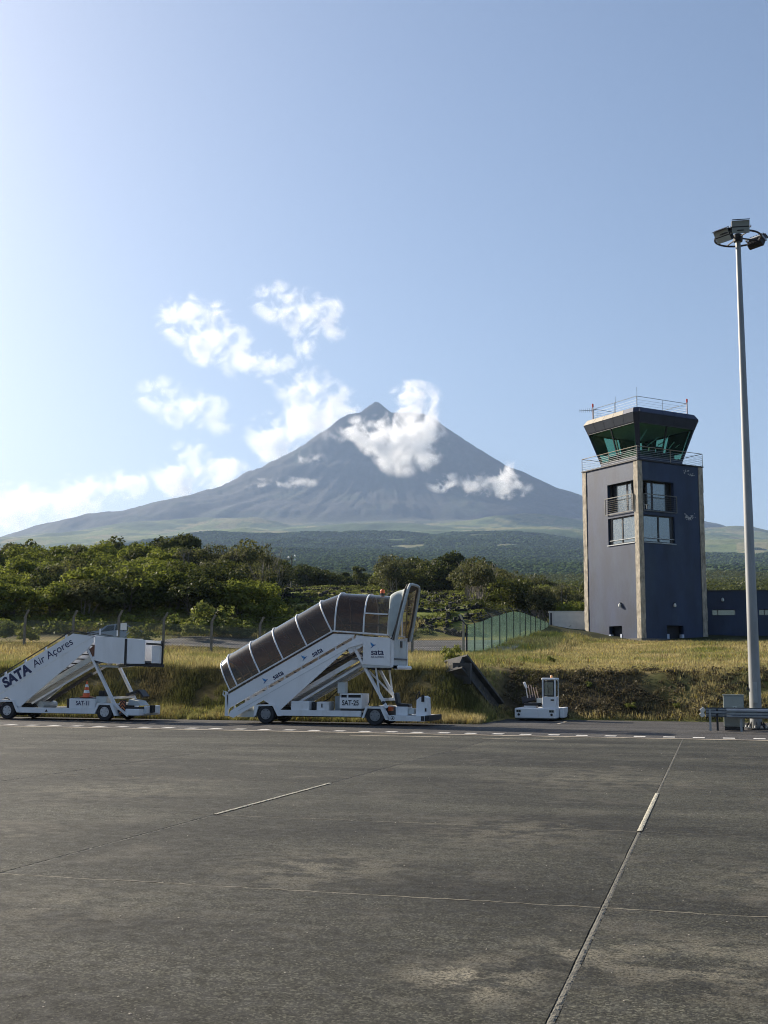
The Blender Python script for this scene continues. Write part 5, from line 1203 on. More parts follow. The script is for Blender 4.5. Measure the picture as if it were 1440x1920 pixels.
# ================================================================== vegetation
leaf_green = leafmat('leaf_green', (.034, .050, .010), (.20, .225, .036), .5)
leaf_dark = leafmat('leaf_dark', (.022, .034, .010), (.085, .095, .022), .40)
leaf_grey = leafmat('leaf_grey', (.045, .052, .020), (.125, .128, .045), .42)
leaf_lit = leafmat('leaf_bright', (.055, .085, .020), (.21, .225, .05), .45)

def leaf_quads(P, Nn, size, rng, aspect=.55):
    """P centres, Nn preferred normals -> verts, quads (bent leaf sprays)"""
    n = len(P); nr = Nn + rng.normal(0, .55, (n, 3)); nr /= np.linalg.norm(nr, axis=1)[:, None] + 1e-9
    a = np.cross(nr, rng.normal(0, 1, (n, 3))); a /= np.linalg.norm(a, axis=1)[:, None] + 1e-9; b = np.cross(nr, a)
    s = size * rng.uniform(.6, 1.5, n)[:, None]; t = s * aspect
    V = np.stack([P - a * s, P + b * t + nr * s * .15, P + a * s, P - b * t - nr * s * .1], 1).reshape(-1, 3)
    Q_ = np.arange(n * 4).reshape(n, 4); return V, Q_
def bush_crown(seed, Hh, Rr, lobes, leaves, size, flat=.75, low=.12, m=None, name='crown'):
    g = np.random.default_rng(seed); C = []
    for k in range(lobes):
        a = g.uniform(0, 6.283); rr = Rr * .72 * math.sqrt(g.uniform(0, 1)); zz = Hh * (low + (1 - low) * g.uniform(.15, .80)) * (1 - .35 * (rr / Rr) ** 2)
        C.append((rr * math.cos(a), rr * math.sin(a), zz, g.uniform(.28, .48) * min(Rr, Hh * .6)))
    C = np.array(C); w = C[:, 3] ** 2; idx = g.choice(lobes, leaves, p=w / w.sum())
    d = g.normal(0, 1, (leaves, 3)); d[:, 2] = np.abs(d[:, 2]) * 1.0 - .25; d /= np.linalg.norm(d, axis=1)[:, None]
    rad_ = C[idx, 3] * np.clip(g.normal(.93, .12, leaves), .35, 1.2); P = C[idx, :3] + d * rad_[:, None] * np.array([1, 1, flat])
    P[:, 2] = np.maximum(P[:, 2], .05)
    V, Q_ = leaf_quads(P, d + np.array([0, 0, .35]), size, g); return npmesh(name, V, Q_, m or leaf_green).data
def trunk_mesh(seed, Hh, r, n, spread, m, lean=.15):
    g = np.random.default_rng(seed); mb = MB()
    for k in range(n):
        a = g.uniform(0, 6.283); p = Vector((.25 * spread * math.cos(a), .25 * spread * math.sin(a), -.5)); pts = [p]; d = Vector((lean * math.cos(a), lean * math.sin(a), 1))
        hh = Hh * g.uniform(.75, 1.05); s = 5
        for j in range(s):
            d = d + Vector((g.normal(0, .12), g.normal(0, .12), 0)); pts.append(pts[-1] + d.normalized() * hh / s)
        mb.tube(pts, [r * (1 - .75 * j / s) for j in range(s + 1)], 5)
        for j in (2, 3, 4):
            for q in range(2):
                b = g.uniform(0, 6.283); e = pts[j] + Vector((math.cos(b) * spread * .45, math.sin(b) * spread * .45, Hh * .2)); mid = pts[j].lerp(e, .5) + Vector((0, 0, -.05 * Hh)) * .4
                mb.tube([pts[j], mid, e], [r * .38, r * .25, r * .1], 4)
    return mb.mesh('trunk', m, smooth=True)
KINDS = {}
def kind(key, crowns, trunks): KINDS[key] = (crowns, trunks)
kind('bush', [bush_crown(100 + i, 4.6, 3.0, 19, 3400, .155) for i in range(5)], [trunk_mesh(120 + i, 3.2, .10, 3, 1.6, wood) for i in range(3)])
kind('dark', [bush_crown(140 + i, 5.2, 2.8, 18, 3000, .16, m=leaf_dark) for i in range(4)], [trunk_mesh(150 + i, 3.6, .11, 3, 1.6, wood) for i in range(3)])
kind('heath', [bush_crown(160 + i, 5.4, 2.1, 20, 1900, .13, low=.25, m=leaf_grey) for i in range(4)], [trunk_mesh(170 + i, 5.2, .075, 5, 1.3, barkp, .12) for i in range(4)])
kind('bare', [bush_crown(180 + i, 5.6, 1.4, 10, 420, .11, low=.5, m=leaf_grey) for i in range(3)], [trunk_mesh(186 + i, 5.8, .06, 7, 1.6, barkp, .10) for i in range(3)])
kind('round', [bush_crown(190 + i, 6.2, 3.4, 14, 2200, .22, low=.25, m=leaf_dark) for i in range(4)], [trunk_mesh(196 + i, 4.2, .16, 2, 1.6, wood) for i in range(2)])
kind('pine', [bush_crown(205 + i, 7.0, 2.5, 13, 1500, .20, low=.45, flat=.5, m=leaf_dark) for i in range(3)], [trunk_mesh(212 + i, 6.2, .15, 1, 1.5, wood, .05) for i in range(2)])
NAMES_ = dict(bush='leafy_tree', dark='evergreen_tree', heath='tree_heath', bare='thin_tree', round='round_tree', pine='pine_tree')
cnt = {}
def plant(key, p, s, label, group, cat='tree', name=None, sz=None, tr=True):
    crowns, trunks = KINDS[key]; g = random
    r = bpy.data.objects.new(name or NAMES_[key], None); COL.objects.link(r); r.location = p; r.rotation_euler = (0, 0, g.uniform(0, 6.28)); r.scale = (s * g.uniform(.9, 1.12), s * g.uniform(.9, 1.12), (sz or s) * g.uniform(.9, 1.1))
    tag(r, label, cat, group)
    c = bpy.data.objects.new('crown', g.choice(crowns)); COL.objects.link(c); c.parent = r
    if tr: t_ = bpy.data.objects.new('trunk', g.choice(trunks)); COL.objects.link(t_); t_.parent = r
    return r
def scatter(n, px0, px1, D0, D1, mind, dens=None, tries=60):
    pts = []
    for k in range(n * tries):
        if len(pts) >= n: break
        D = math.sqrt(random.uniform(D0 ** 2, D1 ** 2)); px = random.uniform(px0, px1)
        if dens and random.random() > dens(px, D): continue
        q = AX * D + PX * ((px - 720) / F * D)
        if all((q[0] - a) ** 2 + (q[1] - b) ** 2 > mind ** 2 for a, b, _, _ in pts): pts.append((q[0], q[1], px, D))
    return pts
LBL = {
 'left': ('on the wooded hill at left', 'trees on the wooded hill at left'),
 'right': ('on the wooded rise behind the green fence', 'trees on the wooded rise behind the green fence'),
 'mid': ('in the row behind the terraces', 'trees in the row behind the terraces'),
 'far': ('beyond the navy building', 'trees beyond the navy building')}
DESC = dict(bush='rounded sunlit tree', dark='dense dark evergreen', heath='grey green heath tree', bare='nearly bare pale-stemmed tree', round='broad round-headed tree', pine='tall flat-crowned pine')
def put(key, x, y, zone, s, sz=None, tr=True):
    d, g_ = LBL[zone]; D = x * AX[0] + y * AX[1]; px = 720 + F * (x * PX[0] + y * PX[1]) / D
    if zone == 'left': d = ('low on' if D < 118 else ('high along the crest of' if D > 146 else 'halfway up')) + ' the wooded hill, ' + ('left part' if px < 130 else ('right end' if px > 390 else 'middle part'))
    elif zone == 'right': d = ('on the dark crest' if D > 170 else 'on the lower slope') + ' behind the green fence, ' + ('nearer the tower' if px > 985 else ('nearer the stairs hood' if px < 830 else 'in the middle'))
    lab = f'{DESC[key]} {d}'; return plant(key, (x, y, gz(x, y) - .15), s, lab, 'trees: ' + lab, sz=sz, tr=tr)
# left hill
def dl(px, D): return 1.0 if px < 470 else max(0, 1 - (px - 470) / 60)
for x, y, px, D in scatter(215, -190, 525, 97, 168, 3.0, dl):
    if px > 395 and D > 105: key = random.choices(['heath', 'bare', 'dark', 'bush'], [.5, .3, .15, .05])[0]
    elif px > 300 and D > 125: key = random.choices(['bush', 'dark', 'heath'], [.4, .25, .35])[0]
    else: key = random.choices(['bush', 'dark', 'heath'], [.62, .28, .10])[0]
    s = random.uniform(.72, 1.12) * (1.08 if D > 140 else .95)
    put(key, x, y, 'left', s, s * random.uniform(.85, 1.1) * (.9 if px < 250 else 1.0))
for px, D, s in ((45, 166, 1.25), (180, 166, .9), (330, 150, 1.1)): q = on_ground(px, D); put('round', q.x, q.y, 'left', s * .8, s)
for px in (432, 448, 462, 476, 490, 503, 515): q = on_ground(px + random.uniform(-4, 4), random.uniform(118, 140)); put('bare' if px > 470 else 'heath', q.x, q.y, 'left', 1.0, random.uniform(1.15, 1.35) * (1 - .25 * (px > 505)))
# rise behind the green fence: dark wood on the crest, grey stems lower right
for x, y, px, D in scatter(70, 722, 985, 172, 215, 3.2, lambda p, D: 1): put(random.choices(['dark', 'heath', 'round', 'bush'], [.5, .25, .15, .1])[0], x, y, 'right', random.uniform(.8, 1.1), random.uniform(.9, 1.25) * (1.0 if px < 900 else .85))
for x, y, px, D in scatter(75, 880, 1120, 112, 172, 3.0, lambda p, D: min(1, (p - 860) / 60)): put(random.choices(['heath', 'bare', 'bush', 'dark'], [.42, .28, .18, .12])[0], x, y, 'right', random.uniform(.75, 1.05), random.uniform(.75, 1.05))
for x, y, px, D in scatter(34, 505, 735, 225, 270, 3.6): put(random.choices(['round', 'pine', 'dark'], [.5, .2, .3])[0], x, y, 'mid', random.uniform(.75, 1.05), random.uniform(.8, 1.05) * (1 if px < 600 else .85))
for x, y, px, D in scatter(46, 1290, 1480, 125, 240, 3.2): put(random.choices(['bush', 'dark', 'round'], [.5, .3, .2])[0], x, y, 'far', random.uniform(.8, 1.1), random.uniform(.7, 1.0))

# shrubs at the far road and on the banks
leaf_shrub = [bush_crown(230 + i, 1.5, 1.0, 12, 700, .10, low=.1, m=leaf_lit) for i in range(3)]; stem_s = [trunk_mesh(236, .9, .03, 5, .8, wood)]
KINDS['shrub'] = (leaf_shrub, stem_s)
for (px, D, s, lab) in ((335, 89, 1.35, 'round bright green shrub beyond the far road, leftmost of three behind the fence'), (372, 86, 1.2, 'low yellow green shrub at the far road edge between two fence posts'), (395, 90, 1.9, 'tall bright shrub beyond the far road behind a fence post')):
    q = on_ground(px, D); plant('shrub', (q.x, q.y, max(q.z, 4.2) - .1), s, lab, 'shrubs by the far road', 'shrub', 'roadside_shrub')
for px, D, s in ((412, 90, 1.4), (428, 89, 1.35), (444, 89, 1.25), (458, 88, 1.0), (468, 88, .8)):
    q = on_ground(px, D); plant('shrub', (q.x, q.y, max(q.z, 4.2) - .1), s, 'green shrub in the low clump beyond the far road left of the covered stairs', 'clump of shrubs beyond the far road', 'shrub', 'roadside_shrub')
q = atY(845, 1262, 49.5); plant('shrub', (q.x, q.y, gz(q.x, q.y) - .1), .42, 'tall leafy green weed growing beside the top of the concrete chute', None, 'shrub', 'leafy_weed', .75)
for px, D, s, lab in ((60, 83, 1.0, 'bright shrub on the hill foot behind the leftmost visible fence post'), (20, 86, 1.3, 'rough shrub at the hill foot by the left picture edge'), (270, 84, 1.0, 'dull green shrub at the hill foot right of the white sign')):
    q = on_ground(px, D); plant('shrub', (q.x, q.y, q.z - .1), s, lab, None, 'shrub', 'hillside_shrub')
# weeds on the dark bank
for k, (x, y) in enumerate(((-5.0, 51.3), (-3.2, 50.2), (-1.4, 50.3), (-7.5, 58))):
    plant('shrub', (x, y, gz(x, y) - .03), .22 + .05 * (k % 2), ['small bright green weed high on the dark earth bank right of the tug', 'small weed at the foot of the dark bank, nearer the tug', 'small weed at the foot of the dark bank, nearer the barrier', 'low weed in the dry grass above the chute'][k], None, 'weed', 'bank_weed', tr=False)

# dry-stone walls on the terraces
def stone_wall(pts, hgt, label, n_per_m=3.2):
    base = pts[0]; mb = MB(); g = random
    for a, b in zip(pts, pts[1:]):
        L_ = (b - a).length; n = max(2, int(L_ * n_per_m)); hgt *= .62; rows = max(2, int(hgt / .24))
        for r in range(rows):
            for k in range(n):
                if r == rows - 1 and g.random() < .35: continue
                t = (k + g.uniform(-.3, .3) + (r % 2) * .5) / n; p = a.lerp(b, min(max(t, 0), 1)) - base
                s = g.uniform(.10, .19); c = Vector((p.x, p.y + g.uniform(-.15, .15), p.z + .08 + r * .23 + g.uniform(-.05, .05)))
                M_ = Matrix.Translation(c) @ Matrix.Rotation(g.uniform(0, 6), 4, 'Z') @ Matrix.Rotation(g.uniform(-.4, .4), 4, 'X')
                e = [s * g.uniform(.8, 1.3), s * g.uniform(.7, 1.1), s * g.uniform(.6, .9)]
                v = [M_ @ Vector((sx * e[0] * g.uniform(.7, 1), sy * e[1] * g.uniform(.7, 1), sz * e[2] * g.uniform(.75, 1))) for sz in (-1, 1) for sx, sy in ((-1, -1), (1, -1), (1, 1), (-1, 1))]
                mb.add(v, [(0, 3, 2, 1), (4, 5, 6, 7), (0, 1, 5, 4), (1, 2, 6, 5), (2, 3, 7, 6), (3, 0, 4, 7)])
    o = mb.build('dry_stone_wall', lava); o.location = base; tag(o, label, 'stone wall', 'dry stone walls on the terraces', kind='thing'); return o
WL = [(97, 770, 905, 1.3, 'dark lava stone wall just behind the end post of the fence'), (106, 775, 900, 1.2, 'dark lava stone wall between the fence end post and the hood'), (116, 770, 898, 1.3, 'dark lava stone wall low on the terraces nearest the green fence'), (126, 765, 890, 1.2, 'dark lava stone wall in the middle of the right terraces'), (138, 770, 880, 1.2, 'dark lava stone wall near the top of the right terraces'), (92, 560, 905, 1.5, 'long dark lava stone wall directly above the far road'), (101, 560, 905, 1.2, 'dark lava stone wall, second one up from the far road'),
      (111, 610, 890, 1.3, 'dark lava stone wall low on the terraces right of the stairs hood'), (121, 640, 895, 1.2, 'dark lava stone wall halfway up the terraces'), (131, 520, 700, 1.5, 'dark lava stone wall rising above the covered canopy'), (132, 780, 900, 1.2, 'short lava stone wall on the right half of the terraces'),
      (145, 500, 860, 1.2, 'lava stone wall across the upper terraces'), (158, 530, 660, 1.6, 'lava stone wall below the utility pole'), (160, 690, 870, 1.1, 'lava stone wall just under the dark wood'), (172, 510, 790, 1.2, 'lava stone wall near the terrace top'), (186, 540, 790, 1.8, 'topmost lava stone wall in front of the tree row')]
for i, (D, a, b, hh, lab) in enumerate(WL):
    pts = []
    for p in np.linspace(a, b, 9): q = on_ground(p, D + 2.5 * math.sin(p * .021 + i) + random.uniform(-.5, .5)); pts.append(q)
    stone_wall(pts, hh, lab, 4.0 if D < 130 else 3.2)
# cross walls up the slope
for i, (p, D0, D1, lab) in enumerate(((838, 93, 112, 'short cross wall of lava stones climbing behind the end post'), (722, 131, 160, 'cross wall of lava stones climbing above the hood'), (600, 145, 172, 'cross wall of lava stones climbing above the canopy top'))):
    stone_wall([on_ground(p + 3 * k, D0 + (D1 - D0) * k / 5) for k in range(6)], 1.0, lab, 3.4)
# brambles and rough plants between the walls: one uncountable cover
def cover(name, pts, size, leaves, m, label, seed, hgt=.7):
    g = np.random.default_rng(seed); P = []
    for x, y, s in pts:
        n = int(leaves * s); d = g.normal(0, 1, (n, 3)); d[:, 2] = np.abs(d[:, 2]); d /= np.linalg.norm(d, axis=1)[:, None]
        P.append(np.array([x, y, gz(x, y)]) + d * np.array([s, s, s * hgt]) * g.uniform(.5, 1.05, (n, 1)))
    P = np.concatenate(P); V, Q_ = leaf_quads(P, np.tile([0, -.2, 1.], (len(P), 1)), size, g); o = link(npmesh(name, V, Q_, m)); tag(o, label, 'plants', kind='stuff'); return o
tp = [(x, y, random.uniform(.3, .95)) for x, y, px, D in scatter(620, 500, 905, 90, 215, .6, lambda p, D: .35 + .65 * (vnoise(np.array([p / 22.]), np.array([D / 4.]), 5)[0] > -.1))]
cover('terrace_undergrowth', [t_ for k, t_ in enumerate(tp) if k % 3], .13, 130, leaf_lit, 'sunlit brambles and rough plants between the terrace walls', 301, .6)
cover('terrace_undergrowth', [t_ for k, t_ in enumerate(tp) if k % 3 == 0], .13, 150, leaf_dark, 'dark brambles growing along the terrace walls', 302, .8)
hp = [(x, y, random.uniform(.6, 1.3)) for x, y, px, D in scatter(260, -150, 535, 93, 110, 1.1)]
cover('hillside_undergrowth', hp, .13, 120, leaf_green, 'rough scrub along the foot of the left wooded hill', 303, .9)
bp_ = [(x, y, random.uniform(.6, 1.1)) for x, y, px, D in scatter(90, 890, 1110, 100, 125, 1.2)]
cover('rise_undergrowth', bp_, .13, 120, leaf_dark, 'scrub at the foot of the wooded rise behind the green fence', 304, .9)

# grass blades on the banks
grass_m = leafmat('grass_blade', None, None, .38, attr='tint')
def grass(name, n, x0, x1, y0, y1, hmin, hmax, wid, seed, label, dens=None):
    g = np.random.default_rng(seed); x = g.uniform(x0, x1, n); y = g.uniform(y0, y1, n)
    cl = fbm(x * .8, y * .8, 201, 3) + .6 * fbm(x * 3.1, y * 3.1, 205, 2)
    D = x * AX[0] + y * AX[1]; R = x * PX[0] + y * PX[1]; px = 720 + F * R / D
    keep = (px > -160) & (px < 1600) & (cl > -.55)
    keep &= ~((x > -8.25) & (y < 49.45))
    hr = (x > -8.9); sb = hr & (y > 49.7) & (y < 52.1 + .9 * fbm(x * .4, y * .4, 208, 3) + .10 * (x + 5)); keep &= ~(sb & (g.random(n) < 0.80 * (1 - .9 * sst(-3.2, .3, x))))
    x, y, cl = x[keep], y[keep], cl[keep]; n = len(x); z = terrain(x, y)
    hr = (x > -8.9); shaded_ = (~hr & (y > 44.3) & (y < 47.0)) | (hr & (x < -1.5) & (y > 49.7) & (y < 52.4))
    hgt = g.uniform(hmin, hmax, n) * (1 + .7 * np.clip(cl, -.5, .8)); hgt = np.where(hr & (y > 52), hgt * .62, hgt); a = g.uniform(0, 6.283, n); w = wid * g.uniform(.6, 1.4, n)
    ux, uy = np.cos(a), np.sin(a); le = g.uniform(.1, .55, n) * hgt; b = g.uniform(0, 6.283, n)
    B0 = np.stack([x - ux * w, y - uy * w, z - .03], 1); B1 = np.stack([x + ux * w, y + uy * w, z - .03], 1)
    Tp = np.stack([x + le * np.cos(b), y + le * np.sin(b), z + hgt], 1)
    V = np.stack([B0, B1, Tp], 1).reshape(-1, 3); Fq = np.arange(3 * n).reshape(n, 3)
    u = g.random(n); grn = np.clip(.5 + .9 * fbm(x * .35, y * .35, 215, 3) + .25 * (u - .5) - .12 * (~shaded_), 0, 1)
    dry = np.array([.42, .355, .165]); green = np.array([.14, .17, .035]); brown = np.array([.085, .066, .038])
    C = dry + (green - dry) * grn[:, None]; C = np.where(shaded_[:, None], C * .20 + brown * .52 + (green - brown) * .3 * grn[:, None], C) * g.uniform(.65, 1.3, (n, 1))  # slope blades: brown stalks, darkened further to paint in the bank's shade
    brn = (g.random(n) < .12 * (1 + cl)) & ~shaded_; C = np.where(brn[:, None], np.array([.16, .105, .05]), C); yel = (g.random(n) < .022) & ~shaded_; C = np.where(yel[:, None], np.array([.62, .47, .06]), C)
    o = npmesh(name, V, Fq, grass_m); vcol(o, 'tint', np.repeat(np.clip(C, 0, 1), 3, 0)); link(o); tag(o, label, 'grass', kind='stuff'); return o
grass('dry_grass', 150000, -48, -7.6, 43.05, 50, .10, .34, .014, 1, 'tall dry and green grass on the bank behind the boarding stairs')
grass('dry_grass', 130000, -50, -7.6, 50, 72.8, .10, .30, .020, 2, 'golden dry grass on top of the left bank up to the fence')
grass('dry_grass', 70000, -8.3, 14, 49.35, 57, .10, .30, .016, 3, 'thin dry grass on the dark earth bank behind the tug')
grass('dry_grass', 130000, -14, 14, 55, 93, .12, .34, .024, 4, 'mown golden grass sloping up to the control tower')
grass('dry_grass', 45000, -46, -7.9, 42.95, 44.1, .10, .30, .014, 5, 'bright verge grass along the asphalt edge')
grass('dry_grass', 50000, -75, -22, 83, 92, .2, .5, .03, 6, 'rough pale grass strip beyond the far road')
# far forest: low domes of canopy, thousands of crowns as one mass
g = np.random.default_rng(77); n = 200000
D = np.sqrt(g.uniform(420 ** 2, 5200 ** 2, n)); ta = g.uniform(-.42, .42, n)
x = AX[0] * D + PX[0] * D * ta; y = AX[1] * D + PX[1] * D * ta; px = 720 + F * ta
cl = fbm(x / 420., y / 300., 75, 4) + .25 * fbm(x / 90., y / 90., 78, 3); upf = sst(3900, 6000, D)
rv = sst(1150, 1300, px) * sst(1100, 1800, D)
thr = .48 - .58 * upf - .30 * rv
keep = (D > 1300) & ((cl < thr) | (D < 1500)) & (g.random(n) < np.clip(1.25 - upf, 0, 1)) & ((D > 1600) | (g.random(n) < .6)); x, y, D = x[keep], y[keep], D[keep]; n = len(x)
z = terrain(x, y); r = g.uniform(2.4, 3.8, n) * (1 + D / 2200.); hh = r * g.uniform(.35, .75, n)
k = 5; ang = np.arange(k) * 2 * np.pi / k
rings = []
for fr, fz in ((1.0, -.15), (.80, .62)):
    an = ang[None, :] + g.uniform(0, 6, (n, 1)); rr = r[:, None] * fr * g.uniform(.75, 1.2, (n, k))
    rings.append(np.stack([x[:, None] + rr * np.cos(an), y[:, None] + rr * np.sin(an), (z + hh * fz)[:, None] + r[:, None] * g.uniform(-.12, .12, (n, k))], 2))
top = np.stack([x + r * g.uniform(-.25, .25, n), y + r * g.uniform(-.25, .25, n), z + hh], 1)[:, None]
V = np.concatenate([rings[0], rings[1], top], 1).reshape(-1, 3); m_ = 2 * k + 1
T_ = []
for j in range(k):
    j2 = (j + 1) % k; T_ += [(j, j2, k + j2), (j, k + j2, k + j), (k + j, k + j2, 2 * k)]
T_ = np.array(T_); Fq = (np.arange(n)[:, None, None] * m_ + T_[None]).reshape(-1, 3)
far_m = leafmat('far_canopy', (.040, .067, .025), (.054, .082, .031), .15, .004, gloss=0.)
ff = link(npmesh('distant_forest', V, Fq, far_m, smooth=True)); tag(ff, 'dense green forest covering the lower slopes of the volcano', 'forest', kind='stuff')

# middle-distance wood: sprays of leaves, too many and too far to tell apart
g = np.random.default_rng(78); n = 5200
D = np.sqrt(g.uniform(300 ** 2, 1400 ** 2, n)); ta = np.where(g.random(n) < .55, g.uniform(.22, .42, n), g.uniform(-.42, .22, n))
x = AX[0] * D + PX[0] * D * ta; y = AX[1] * D + PX[1] * D * ta
cl = fbm(x / 90., y / 60., 305, 3); keep = cl < .22; x, y, D = x[keep], y[keep], D[keep]; n = len(x); z = terrain(x, y); q = 64
r = g.uniform(1.8, 3.6, n) * (1 + D / 2500.); d = g.normal(0, 1, (n, q, 3)); d[:, :, 2] = np.abs(d[:, :, 2]); d /= np.linalg.norm(d, axis=2)[:, :, None]
P = np.stack([x, y, z], 1)[:, None] + d * (r[:, None] * g.uniform(.6, 1.1, (n, q)))[:, :, None] * np.array([1, 1, 1.35])
V, Q_ = leaf_quads(P.reshape(-1, 3), (d + np.array([0, 0, .3])).reshape(-1, 3), .62, g)
mw = link(npmesh('distant_wood', V, Q_, leaf_dark)); tag(mw, 'scattered trees and scrub on the plain below the forest', 'wood', kind='stuff')

# low dark scrub on the shaded earth bank behind the tug
g = np.random.default_rng(79); n = 1900; x = g.uniform(-8.6, 13, n); y = g.uniform(49.6, 54.3, n); keep = (fbm(x * 1.2, y * 1.2, 401, 3) > -.15) & (y < 53.1 + .10 * (x + 5)); x, y = x[keep], y[keep]; n = len(x); z = terrain(x, y); q = 26
r = g.uniform(.08, .28, n); d = g.normal(0, 1, (n, q, 3)); d[:, :, 2] = np.abs(d[:, :, 2]); d /= np.linalg.norm(d, axis=2)[:, :, None]
P = np.stack([x, y, z], 1)[:, None] + d * (r[:, None] * g.uniform(.4, 1.1, (n, q)))[:, :, None]
V, Q_ = leaf_quads(P.reshape(-1, 3), (d + np.array([0, 0, .3])).reshape(-1, 3), .045, g)
leaf_dry = leafmat('leaf_dry', (.020, .017, .012), (.12, .10, .055), .3)
tag(link(npmesh('bank_scrub', V, Q_, leaf_dry)), 'low dark dry scrub on the bare earth bank behind the tug', 'scrub', kind='stuff')

# ================================================================== clouds and air
def cloud_mat(name, dens, blobs, nscale, thr, seed):
    """Density = soft union of blobs (object space), eaten away by fractal noise."""
    m = bpy.data.materials.new(name); m.use_nodes = True; t = m.node_tree; LK = t.links.new
    t.nodes.remove(t.nodes['Principled BSDF']); o = t.nodes['Material Output']
    tc = N(t, 'TexCoord'); P = tc.outputs['Object']
    w = N(t, 'TexNoise'); w.inputs['Scale'].default_value = nscale * .8; w.inputs['Detail'].default_value = 5; w.inputs['Roughness'].default_value = .65
    off = N(t, 'VectorMath', operation='ADD'); off.inputs[1].default_value = (seed * 7.3, seed * 3.1, seed * 5.7); LK(P, off.inputs[0]); LK(off.outputs[0], w.inputs['Vector'])
    ws = N(t, 'VectorMath', operation='SUBTRACT'); ws.inputs[1].default_value = (.5, .5, .5); LK(w.outputs['Color'], ws.inputs[0])
    wk = N(t, 'VectorMath', operation='SCALE'); wk.inputs['Scale'].default_value = 2.4 / nscale; LK(ws.outputs[0], wk.inputs[0])
    wa = N(t, 'VectorMath', operation='ADD'); LK(P, wa.inputs[0]); LK(wk.outputs[0], wa.inputs[1]); PB = wa.outputs[0]
    acc = None
    for (bx, by, bz, rx, ry, rz_) in blobs:
        mp = N(t, 'VectorMath', operation='SUBTRACT'); mp.inputs[1].default_value = (bx, by, bz); LK(PB, mp.inputs[0])
        dv_ = N(t, 'VectorMath', operation='DIVIDE'); dv_.inputs[1].default_value = (rx, ry, rz_); LK(mp.outputs[0], dv_.inputs[0])
        ln = N(t, 'VectorMath', operation='LENGTH'); LK(dv_.outputs[0], ln.inputs[0])
        iv = N(t, 'Math', operation='SUBTRACT'); iv.inputs[0].default_value = 1.0; LK(ln.outputs['Value'], iv.inputs[1])
        if acc is None: acc = iv.outputs[0]
        else:
            mx = N(t, 'Math', operation='SMOOTH_MAX'); mx.inputs[2].default_value = .25; LK(acc, mx.inputs[0]); LK(iv.outputs[0], mx.inputs[1]); acc = mx.outputs[0]
    n = N(t, 'TexNoise'); n.inputs['Scale'].default_value = nscale; n.inputs['Detail'].default_value = 8; n.inputs['Roughness'].default_value = .72; n.inputs['Distortion'].default_value = .6; LK(off.outputs[0], n.inputs['Vector'])
    nb = N(t, 'MapRange'); nb.inputs[1].default_value = .25; nb.inputs[2].default_value = .75; nb.inputs[3].default_value = -2.0; nb.inputs[4].default_value = 1.5; nb.clamp = False; LK(n.outputs[0], nb.inputs[0])
    sm = N(t, 'Math', operation='ADD'); LK(acc, sm.inputs[0]); LK(nb.outputs[0], sm.inputs[1])
    # never reach the domain wall
    edge = None
    for (bx, by, bz, rx, ry, rz_) in blobs:
        mp = N(t, 'VectorMath', operation='SUBTRACT'); mp.inputs[1].default_value = (bx, by, bz); LK(P, mp.inputs[0])
        dv_ = N(t, 'VectorMath', operation='DIVIDE'); dv_.inputs[1].default_value = (rx * 1.3, ry * 1.3, rz_ * 1.3); LK(mp.outputs[0], dv_.inputs[0])
        ln = N(t, 'VectorMath', operation='LENGTH'); LK(dv_.outputs[0], ln.inputs[0])
        iv = N(t, 'Math', operation='SUBTRACT'); iv.inputs[0].default_value = 1.0; LK(ln.outputs['Value'], iv.inputs[1])
        if edge is None: edge = iv.outputs[0]
        else:
            mx = N(t, 'Math', operation='MAXIMUM'); LK(edge, mx.inputs[0]); LK(iv.outputs[0], mx.inputs[1]); edge = mx.outputs[0]
    dm = N(t, 'MapRange'); dm.inputs[1].default_value = 0; dm.inputs[2].default_value = .25; LK(edge, dm.inputs[0])
    rr = N(t, 'MapRange'); rr.inputs[1].default_value = thr; rr.inputs[2].default_value = thr + .7; rr.inputs[4].default_value = dens; LK(sm.outputs[0], rr.inputs[0])
    ml = N(t, 'Math', operation='MULTIPLY'); LK(rr.outputs[0], ml.inputs[0]); LK(dm.outputs[0], ml.inputs[1])
    pv = N(t, 'ShaderNodeVolumePrincipled'.replace('ShaderNode', '')); pv.inputs['Color'].default_value = (.97, .97, .97, 1); pv.inputs['Anisotropy'].default_value = .35
    LK(ml.outputs[0], pv.inputs['Density']); LK(pv.outputs[0], o.inputs['Volume'])
    return m
def cloud(label, px, py, D, blobs, dens=.010, thr=.0, seed=1, nscale=None, dep=.8):
    """blobs in picture-pixel units about (px,py): (dx, dz, rx, rz)"""
    c = atD(px, py, D); k = D / F
    bl = [(a * k, random.uniform(-.15, .15) * rx * k, b * k, rx * k, max(rx, rz_) * dep * k, rz_ * k) for a, b, rx, rz_ in blobs]
    bm = bmesh.new()
    bm_pts = []
    for (x, y, z, rx, ry, rz_) in bl:
        for u in np.linspace(0, math.pi, 7):
            for v in np.linspace(0, math.tau, 11)[:-1]: bm_pts.append((x + 1.35 * rx * math.sin(u) * math.cos(v), y + 1.35 * ry * math.sin(u) * math.sin(v), z + 1.35 * rz_ * math.cos(u)))
    for p in bm_pts: bm.verts.new(p)
    bmesh.ops.convex_hull(bm, input=bm.verts); loose = [v for v in bm.verts if not v.link_faces]; bmesh.ops.delete(bm, geom=loose, context='VERTS')
    me = bpy.data.meshes.new('cloud'); bm.to_mesh(me); bm.free()
    me.materials.append(cloud_mat('cloud_vapour', dens, bl, nscale or 1.0 / (42 * k), thr, seed))
    o = bpy.data.objects.new('cloud', me); COL.objects.link(o); o.location = c; o.rotation_euler = (0, 0, YAW)
    tag(o, label, 'cloud'); return o
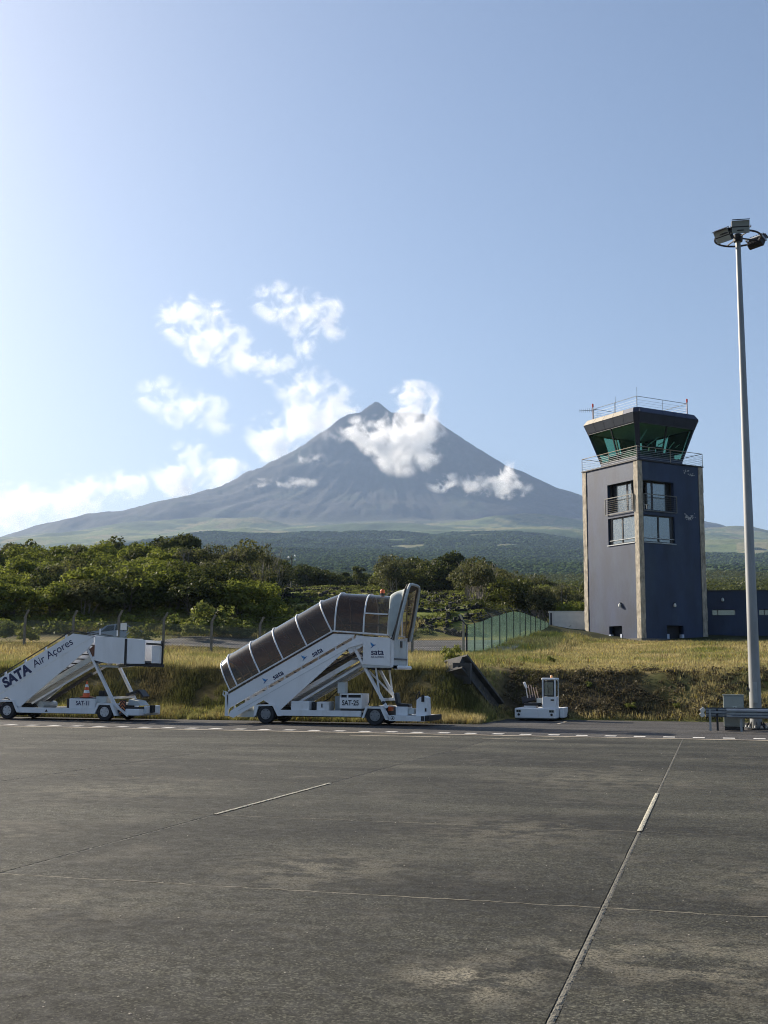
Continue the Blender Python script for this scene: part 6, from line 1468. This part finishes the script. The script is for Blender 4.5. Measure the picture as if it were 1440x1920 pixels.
CL = [
 ('large white cloud high at left, above the smaller drifting one', 395, 640, 11500, [(-42, 40, 54, 46), (5, 5, 58, 46), (55, -30, 46, 38), (-10, 55, 50, 28)], .006, .05, 1),
 ('ragged white cloud above the summit, highest of all', 565, 590, 11500, [(-35, 25, 56, 36), (18, 4, 58, 42), (55, -22, 34, 28), (15, -62, 26, 30)], .005, .07, 2),
 ('pale slanting cloud between the high clouds and the summit', 585, 735, 11800, [(-70, 48, 40, 30), (-10, 10, 58, 38), (45, -28, 54, 34), (-5, -36, 46, 36)], .0045, .03, 3),
 ('white cloud rising behind the left flank of the volcano', 545, 820, 11800, [(-30, -5, 55, 48), (25, 20, 60, 45), (60, 45, 50, 35)], .006, .0, 4),
 ('thin drifting cloud at left below the large one', 352, 765, 11500, [(-50, 25, 48, 32), (5, 0, 62, 34), (52, -18, 38, 32)], .004, .03, 5),
 ('bright low cloud left of the volcano above the shoulder', 370, 885, 12000, [(-45, -15, 50, 34), (-10, 18, 42, 42), (45, -5, 52, 34)], .007, -.02, 6),
 ('faint low cloud at far left above the wooded hill', 60, 950, 12500, [(-20, 0, 90, 42), (70, -5, 55, 34)], .0035, .0, 7),
 ('small faint cloud low between the far left one and the shoulder', 205, 918, 12300, [(-40, 0, 55, 26), (25, 8, 50, 30)], .005, -.03, 8),
 ('thick white cloud hanging on the summit face', 752, 815, 8250, [(14, -12, 62, 60), (34, 40, 38, 50), (24, 72, 48, 28), (-34, -4, 48, 34), (-2, -38, 40, 30), (-80, 10, 30, 22)], .016, -.05, 9),
 ('wispy cloud on the upper left flank beside the summit cloud', 662, 805, 8600, [(-22, -12, 36, 14), (22, 4, 34, 26)], .005, .08, 10),
 ('small white cloud strip on the right flank', 893, 908, 8000, [(-50, 2, 40, 17), (5, 0, 42, 24), (55, -8, 42, 18), (62, 26, 28, 18)], .016, .0, 11),
 ('tiny wisp on the left flank', 578, 860, 8400, [(0, 0, 32, 14), (18, -6, 22, 10)], .008, -.02, 12),
 ('thin streak of mist low on the left flank', 540, 907, 8200, [(-50, 0, 34, 8), (10, 2, 42, 10), (-8, 3, 30, 7)], .006, .0, 13),
]
for lab, px, py, D, bl, de, th, sd in CL: cloud(lab, px, py, D, bl, de, th, sd)
hz = MB().box((-27000, -1500, -3), (27000, 18500, 2560)).build('haze', groove); tag(hz, kind='stuff')
hm = bpy.data.materials.new('haze_air'); hm.use_nodes = True; t = hm.node_tree; t.nodes.remove(t.nodes['Principled BSDF'])
pv = N(t, 'VolumePrincipled'); pv.inputs['Color'].default_value = (.43, .59, .88, 1); pv.inputs['Density'].default_value = 4.6e-5; pv.inputs['Anisotropy'].default_value = .18
t.links.new(pv.outputs[0], t.nodes['Material Output'].inputs['Volume']); hz.data.materials.clear(); hz.data.materials.append(hm)
